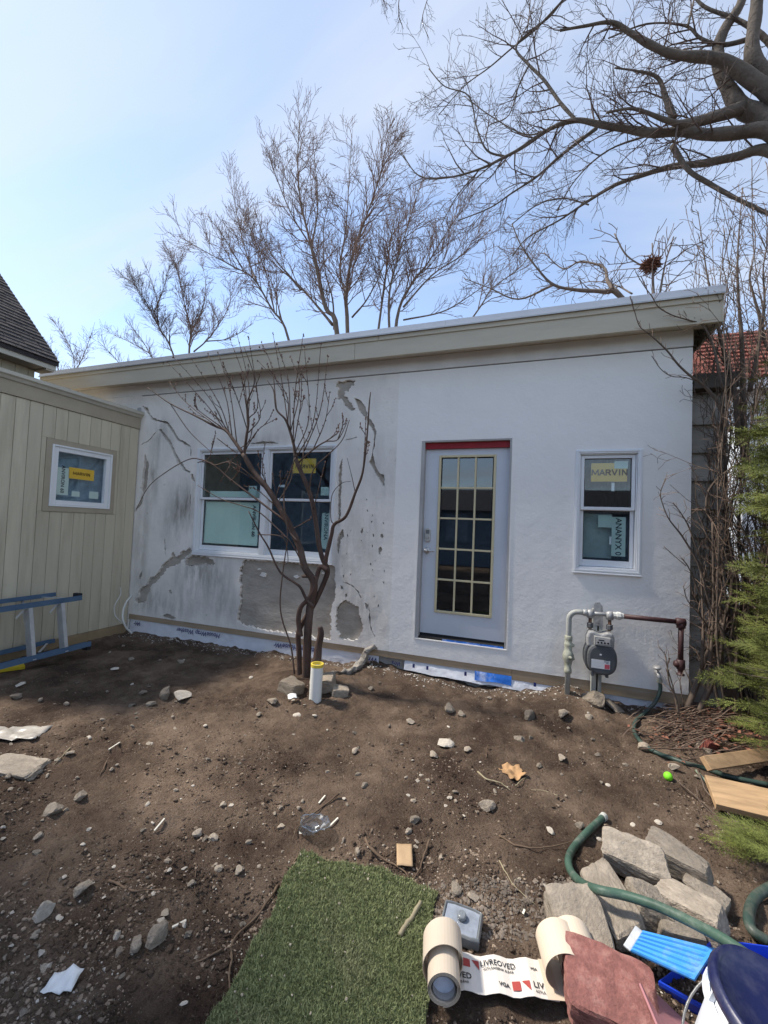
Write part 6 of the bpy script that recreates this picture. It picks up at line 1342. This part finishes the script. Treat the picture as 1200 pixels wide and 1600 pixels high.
for a, b, t in (((420, 420), (330, 300), (170, 125)), ((430, 430), (350, 280), (196, 105)), ((440, 440), (390, 300), (275, 112)), ((450, 455), (420, 270), (345, 95)), ((470, 480), (440, 260), (388, 85)), ((400, 405), (300, 330), (285, 290)),
    ((380, 402), (250, 300), (178, 212)), ((515, 420), (470, 280), (410, 130)), ((515, 400), (500, 200), (440, 30)), ((518, 380), (520, 220), (470, 5)), ((520, 390), (500, 250), (485, 175)), ((520, 370), (560, 300), (520, 20)), ((520, 430), (570, 360), (550, 230)),
    ((690, 400), (680, 260), (560, 120)), ((640, 330), (620, 150), (575, 40)), ((690, 400), (665, 220), (625, 5)), ((700, 420), (690, 200), (640, 50)), ((712, 470), (720, 260), (755, 10)), ((700, 430), (740, 240), (700, 100)), ((715, 480), (745, 300), (748, 150)), ((720, 520), (780, 360), (760, 60)),
    ((725, 540), (800, 380), (832, 45)), ((760, 510), (830, 330), (862, 100)), ((800, 500), (850, 380), (870, 258)), ((850, 470), (905, 430), (908, 395)), ((905, 460), (925, 400), (925, 350)), ((1012, 600), (1020, 500), (1025, 370)), ((620, 700), (580, 600), (590, 480)), ((430, 560), (470, 590), (560, 640)),
    ((372, 572), (440, 560), (400, 640)), ((660, 770), (640, 700), (690, 600)), ((300, 560), (350, 540), (365, 470)), ((440, 640), (470, 610), (472, 560)), ((495, 525), (560, 420), (640, 370)), ((480, 500), (520, 470), (540, 400)), ((460, 470), (400, 380), (330, 330)), ((600, 680), (500, 590), (430, 548)), ((640, 750), (560, 680), (500, 660)), ((385, 455), (430, 490), (470, 520)), ((700, 850), (740, 830), (790, 800)), ((640, 740), (700, 640), (712, 560)), ((745, 590), (760, 470), (735, 380)), ((800, 760), (830, 640), (850, 560))):
    shoot(a, b, t)
rb2 = random.Random(4)
for P_ in list(shoots)[:36]:                             # fine side twigs
    for q in range(rb2.randint(1, 3)):
        i = rb2.randint(2, len(P_) - 3); d = (P_[i + 1] - P_[i]).normalized(); s_ = d.orthogonal().normalized(); s_.rotate(Matrix.Rotation(rb2.uniform(0, 6.28), 3, d)); dd = (d + s_ * rb2.uniform(.4, .9)).normalized(); ln = rb2.uniform(.06, .22)
        Q = [P_[i], P_[i] + dd * ln * .5, P_[i] + (dd + Vector((0, 0, .3))).normalized() * ln]; MB().tube(Q, [.004, .0032, .0022], 5).build('twig', M_['shoot'], shr, smooth=True); shoots.append(spline(Q, 3))
bv = []; bf = []; oct_ = np.array([(1, 0, 0), (0, 1, 0), (-1, 0, 0), (0, -1, 0), (0, 0, 1.5), (0, 0, -1.2)]); of = np.array([(0, 1, 4), (1, 2, 4), (2, 3, 4), (3, 0, 4), (1, 0, 5), (2, 1, 5), (3, 2, 5), (0, 3, 5)])
for P_ in shoots:
    m = len(P_)
    for i in range(int(m * .45), m):
        for q in range(2 if i < m - 1 else 3):
            if rb2.random() < .4 and i < m - 1: continue
            c0 = P_[i] + Vector((rb2.gauss(0, .004), rb2.gauss(0, .004), rb2.gauss(0, .006))); s_ = rb2.uniform(.005, .010); bf.append(of + len(bv) * 6); bv.append(oct_ * s_ + np.array(c0))
build_np('buds', np.concatenate(bv), np.concatenate(bf), mat('shrub_buds', (.15, .085, .06), .8, .3, 40), shr, kind='stuff')

# ================================================================== brush thicket at the right corner
M_['brushbark'] = mat('brush_bark', (.135, .102, .08), .9, .35, 12, .5, 50, stretch=(1, 1, .3))
M_['brushtwig'] = mat('brush_twigs', (.15, .105, .08), .9, .3, 10, 0)
BR = lambda u, v: (1020 + u / 3.478, 700 + v / 3.478); BU = lambda u, v: (980 + u / 4.705, 420 + v / 4.705); B5 = lambda u, v: H5(u, v)
cfgT = dict(dens=[14, 8.0, 4.5], len=[.15, .34, .65], rad=[.003, .0045, .008], ang=(15, 65), up=.15, lift=.05, wob=.25, start=.12, rmin=.002)
def TH(cf, pts, w0, w1, lvl, y, kx, dy=0.0):
    P = []
    for i, (u, v) in enumerate(pts): a = cf(u, v); P.append(OY(a[0], a[1], y + dy * i / (len(pts) - 1)))
    q = (y + 4.37) / FPX / kx; return (P, w0 * q / 2, max(.003, w1 * q / 2), lvl)
y0 = -.15
rx_ = random.Random(31); extra = []
for i in range(135):
    p = Vector((rx_.uniform(1.62, 2.6), rx_.uniform(-.15, .9), .02)); d = Vector((rx_.gauss(0, .22), rx_.gauss(0, .16), 1)); Q = [p]; hgt = rx_.uniform(2.2, 5.2)
    for j in range(6): d = (d + Vector((rx_.gauss(-.02, .2), rx_.gauss(0, .15), .25))).normalized(); q = Q[-1] + d * hgt / 6; q.x = max(q.x, 1.5 + rx_.random() * .1); Q.append(q)
    extra.append((Q, rx_.uniform(.004, .012), .0025, 2 if i % 4 == 0 else 1))
make_tree('brush_thicket', 'tangle of bare brush stems standing against the right corner of the wall', [
  TH(BR, [(400, 1430), (420, 1250), (440, 1000), (430, 700), (400, 400), (395, 100), (380, -200), (400, -500)], 42, 8, 1, .10, 3.478), TH(BR, [(185, 1420), (240, 1280), (300, 1120), (360, 980), (420, 820), (440, 600)], 26, 14, 1, y0, 3.478, .1),
  TH(BR, [(245, 1440), (300, 1320), (350, 1200), (370, 1100), (380, 950)], 28, 14, 1, y0, 3.478), TH(BR, [(265, 1200), (275, 1000), (270, 860), (262, 680)], 14, 7, 1, y0, 3.478), TH(BR, [(300, 1330), (310, 1150), (325, 980), (330, 700), (325, 400)], 20, 10, 1, y0, 3.478),
  TH(BR, [(430, 1200), (400, 1060), (350, 940), (300, 820), (250, 640), (160, 480), (90, 390), (55, 310), (42, 245), (68, 170)], 14, 4, 0, y0, 3.478, -.2), TH(BR, [(380, 900), (330, 760), (270, 640), (200, 440), (150, 350), (110, 298)], 10, 4, 0, y0, 3.478, -.2), TH(BR, [(330, 920), (260, 800), (200, 660), (155, 595)], 8, 4, 0, y0, 3.478, -.2),
  TH(BR, [(320, 1000), (250, 900), (190, 830), (165, 748)], 7, 3, 0, y0, 3.478, -.2), TH(BR, [(180, 640), (110, 580), (60, 535)], 4, 2, 0, -.3, 3.478), TH(BR, [(155, 1560), (130, 1380), (90, 1280), (80, 1180), (95, 1140)], 12, 5, 0, -.3, 3.478), TH(BR, [(140, 1450), (110, 1300), (75, 1180), (70, 1130), (30, 1075)], 8, 3, 0, -.3, 3.478), TH(BR, [(170, 1400), (150, 1300), (148, 1230)], 5, 3, 0, -.3, 3.478),
  TH(BR, [(290, 330), (300, 240), (360, 160), (440, 100), (500, 60)], 12, 6, 1, y0, 3.478), TH(BR, [(280, 330), (330, 420), (390, 560), (420, 700)], 9, 6, 1, y0, 3.478),
  TH(BU, [(880, 1500), (850, 1100), (850, 800), (840, 500), (820, 250), (810, 0), (820, -250), (850, -600)], 44, 5, 1, .15, 4.705), TH(BU, [(820, 1300), (790, 900), (720, 650), (660, 400), (620, 220), (580, 0), (560, -150), (520, -420)], 32, 4, 1, .05, 4.705), TH(BU, [(760, 1200), (650, 960), (540, 840), (480, 800), (380, 710), (300, 610), (220, 530), (150, 470), (90, 420), (50, 300), (20, 200)], 20, 5, 0, -.1, 4.705, -.35), TH(BU, [(540, 840), (430, 800), (330, 790), (250, 740), (180, 640)], 7, 3, 0, -.1, 4.705, -.3),
  TH(BU, [(700, 900), (640, 600), (560, 420), (460, 380), (330, 340), (230, 280), (180, 200), (120, 120), (60, 20)], 14, 4, 0, -.1, 4.705, -.3), TH(BU, [(900, 900), (960, 600), (980, 400), (930, 200), (900, 50), (940, -150), (930, -450)], 28, 4, 1, .2, 4.705), TH(BU, [(720, 700), (600, 520), (520, 420), (480, 330), (520, 200), (530, 0)], 10, 4, 1, .1, 4.705), TH(BU, [(870, 1000), (800, 800), (700, 700), (560, 640), (500, 560)], 10, 4, 1, 0, 4.705), TH(BU, [(690, 1500), (680, 1250), (640, 1080), (560, 960), (490, 920)], 10, 3, 1, -.1, 4.705), TH(BU, [(720, 1500), (760, 1250), (740, 1050), (620, 930), (560, 700)], 12, 5, 1, 0, 4.705), TH(BU, [(1100, 700), (1000, 500), (1010, 250), (1000, 0), (1030, -200), (1020, -450)], 18, 4, 1, .2, 4.705), TH(BU, [(930, 1000), (1000, 800), (1080, 680)], 9, 5, 1, .1, 4.705), TH(BU, [(620, 800), (660, 600), (720, 350), (740, 150), (700, -50), (720, -300)], 12, 3, 1, .1, 4.705)] + extra,
  cfgT, 13, cat='brush', m_l=M_['brushbark'], m_t=M_['brushtwig'], crown='twigs', trunk='stems', loc=Vector((1.65, -.1, .05)))
# cut brush lying at the foot of the thicket
rg = random.Random(8)
lying = [([(480, 780), (600, 700), (700, 650), (800, 615), (960, 625), (1110, 630)], .016, 'thick cut branch lying across the foot of the brush'), ([(580, 560), (680, 610), (790, 655), (900, 650), (960, 600)], .007, 'thin curved branch lying behind the thick cut one'), ([(520, 650), (560, 800), (595, 910)], .006, 'pale upright cane leaning out of the cut brush'), ([(760, 740), (820, 650), (870, 560), (915, 420)], .008, 'slanting cane rising from the cut brush'), ([(590, 750), (700, 740), (800, 780), (890, 795)], .006, 'dark cane lying below the thick cut branch'), ([(650, 1020), (720, 1180), (830, 1290), (960, 1430), (1150, 1600)], .006, 'long pale cane crossing below the lumber'), ([(480, 1090), (620, 1210), (740, 1310), (830, 1420)], .004, 'fine dark cane left of the long pale one'), ([(640, 1140), (660, 1250), (760, 1360)], .003, 'fine bent cane under the lower lumber offcut')]
for pts, r_, lb in lying: twig([H5(*q) for q in pts], r_, lb, M_['brushbark'], r_ * .5, lift=.03)
tw = []
for i in range(230):
    px, py = rg.gauss(1085, 34), rg.gauss(1130, 22)
    if py < 1095 or px > 1230: continue
    c0 = GG(px, py, rg.uniform(.0, .10)); a = rg.uniform(-.5, .9); d = Vector((math.cos(a), math.sin(a), rg.uniform(-.15, .35))).normalized() * rg.uniform(.06, .22)
    tw.append(([tuple(c0 - d), tuple(c0 - d * .4 + Vector((0, 0, .01))), tuple(c0), tuple(c0 + d * .5 + Vector((0, 0, .008))), tuple(c0 + d)], [.003, .0035, .0035, .003, .002]))
V, Fq = batch_tubes([t[0] for t in tw], [t[1] for t in tw], 3); o = build_np('dead_twigs', V, Fq, M_['brushtwig'], kind='stuff'); o['label'] = 'heap of fine dead twigs at the foot of the brush'; o['category'] = 'twigs'
lv = []; n = 900
for i in range(n):
    px, py = rg.gauss(1110, 40), rg.gauss(1118, 26)
    if py < 1088: py = 1088 + rg.random() * 30
    c0 = GG(px, py, rg.uniform(.002, .05)); s_ = rg.uniform(.012, .03); m3 = Matrix.Rotation(rg.uniform(0, 6.28), 3, 'Z') @ Matrix.Rotation(rg.uniform(-.9, .9), 3, 'X')
    lv += [tuple(c0 + m3 @ Vector(q) * s_) for q in ((-1, 0, 0), (0, -.45, .12), (1, 0, .1), (0, .45, .12))]
o = build_np('dead_leaves', lv, np.arange(len(lv)).reshape(-1, 4), mat('dead_leaves', (.20, .085, .055), .85, .5, 25), kind='stuff'); o['label'] = 'reddish dead leaves under the brush'; o['category'] = 'leaves'

# ================================================================== evergreen at the right edge
M_['needle'] = mat('evergreen_needles', (.125, .142, .034), .7, .55, 7, 0, dirt_shade=(.045, .07, .022), dirt_shade_amt=.75, dscale=2.5)  # dark green blotches paint in the shade between and behind the sprays
rg = random.Random(17); ev = thing('evergreen_shrub', 'dense yellow-green evergreen filling the right edge', 'evergreen', (2.25, -.95, .05))
def frond(seed):                                      # flat feathery spray along +x, unit length
    r = random.Random(seed); v = []; f = []
    def blade(p, d, ln, wd):
        d = d.normalized(); s_ = d.cross(Vector((r.uniform(-.5, .5), r.uniform(-.5, .5), 1))).normalized() * wd; o = len(v); v.extend([p - s_, p + s_, p + d * ln]); f.append((o, o + 1, o + 2))
    def axis(p, d, ln, lvl):
        n = int(ln * 26)
        for i in range(n):
            t = i / n; q = p + d * ln * t + Vector((0, 0, -.10 * t * t * ln))
            for sgn in (-1, 1):
                sd = Vector((-d.y, d.x, 0)) * sgn
                if lvl and i % 3 == 1 and t < .9: axis(q, (d * .9 + sd * r.uniform(.6, .9) + Vector((0, 0, r.uniform(-.2, .2)))).normalized(), ln * .42 * (1 - t * .75), lvl - 1)
                blade(q, d * .9 + sd * .8 + Vector((0, 0, r.uniform(-.3, .5))), .065 * r.uniform(.7, 1.2), .011)
        blade(p + d * ln + Vector((0, 0, -.1 * ln)), d, .06, .011)
    axis(Vector((0, 0, 0)), Vector((1, 0, 0)), 1.0, 1); return np.array([tuple(q) for q in v]), np.array(f)
fr_ = [frond(s) for s in range(4)]
VV = []; FF = []; off = 0; stems = []
def profile(z): return 1.05 * min(1, .74 + z / 1.2) * (1 - max(0, z - 2.5) / 1.7)
for i in range(2300):
    z = rg.uniform(.05, 3.2); a = rg.uniform(math.pi * .55, math.pi * 1.75) if rg.random() < .85 else rg.uniform(0, 6.28)
    rad = profile(z) * (1 + .22 * noise.noise(Vector((math.cos(a) * 2, math.sin(a) * 2, z * 2.2)))) * rg.uniform(.62, 1.0)
    ln = rg.uniform(.13, .30); d = Vector((math.cos(a), math.sin(a), rg.uniform(-.25, .55))).normalized(); d.rotate(Matrix.Rotation(rg.gauss(0, .5), 3, 'Z'))
    p = Vector((2.45 + math.cos(a) * (rad - ln * .7), -.95 + math.sin(a) * (rad - ln * .7), z))
    yv = Vector((0, 0, 1)).cross(d).normalized(); rollv = rg.gauss(0, .6); yv.rotate(Matrix.Rotation(rollv, 3, d)); zv = d.cross(yv)
    m3 = np.array([d, yv, zv]) * ln; v_, f_ = fr_[i % 4]; VV.append(v_ @ m3 + np.array(p)); FF.append(f_ + off); off += len(v_)
    if i % 6 == 0: stems.append(([tuple(Vector((2.45, -.95, max(.1, z - .35)))), tuple(Vector((2.45, -.95, z - .2)).lerp(p, .3)), tuple(Vector((2.45, -.95, z - .1)).lerp(p, .55)), tuple(Vector((2.45, -.95, z)).lerp(p, .8)), tuple(p + d * ln * .5)], [.016, .012, .008, .005, .002]))
build_np('foliage', np.concatenate(VV), np.concatenate(FF), M_['needle'], ev)
V, Fq = batch_tubes([t[0] for t in stems], [t[1] for t in stems], 4); build_np('branches', V, Fq, M_['bark'], ev)
MB().tube([(2.45, -.95, -.1), (2.27, -.94, 1.2), (2.29, -.95, 2.6)], [.07, .05, .015], 10).build('trunk', M_['bark'], ev, smooth=True)
# low spray reaching out over the soil
ev2 = thing('evergreen_sprig', 'low evergreen sprays spreading over the soil below the lumber', 'evergreen', GG(1185, 1330)); VV = []; FF = []; off = 0
for i in range(60):
    px, py = rg.uniform(1135, 1230), rg.uniform(1285, 1335); p = GG(px + 30, py + 10, rg.uniform(.03, .16)); d = Vector((-1, rg.uniform(-.4, .7), rg.uniform(-.1, .5))).normalized(); ln = rg.uniform(.10, .2)
    yv = Vector((0, 0, 1)).cross(d).normalized(); yv.rotate(Matrix.Rotation(rg.gauss(0, .5), 3, d)); zv = d.cross(yv); v_, f_ = fr_[i % 4]; VV.append(v_ @ (np.array([d, yv, zv]) * ln) + np.array(p)); FF.append(f_ + off); off += len(v_)
build_np('foliage', np.concatenate(VV), np.concatenate(FF), M_['needle'], ev2)
MB().tube([GG(1240, 1345, .02), GG(1200, 1325, .06), GG(1160, 1310, .07)], [.008, .006, .003], 6).build('stem', M_['bark'], ev2, smooth=True)
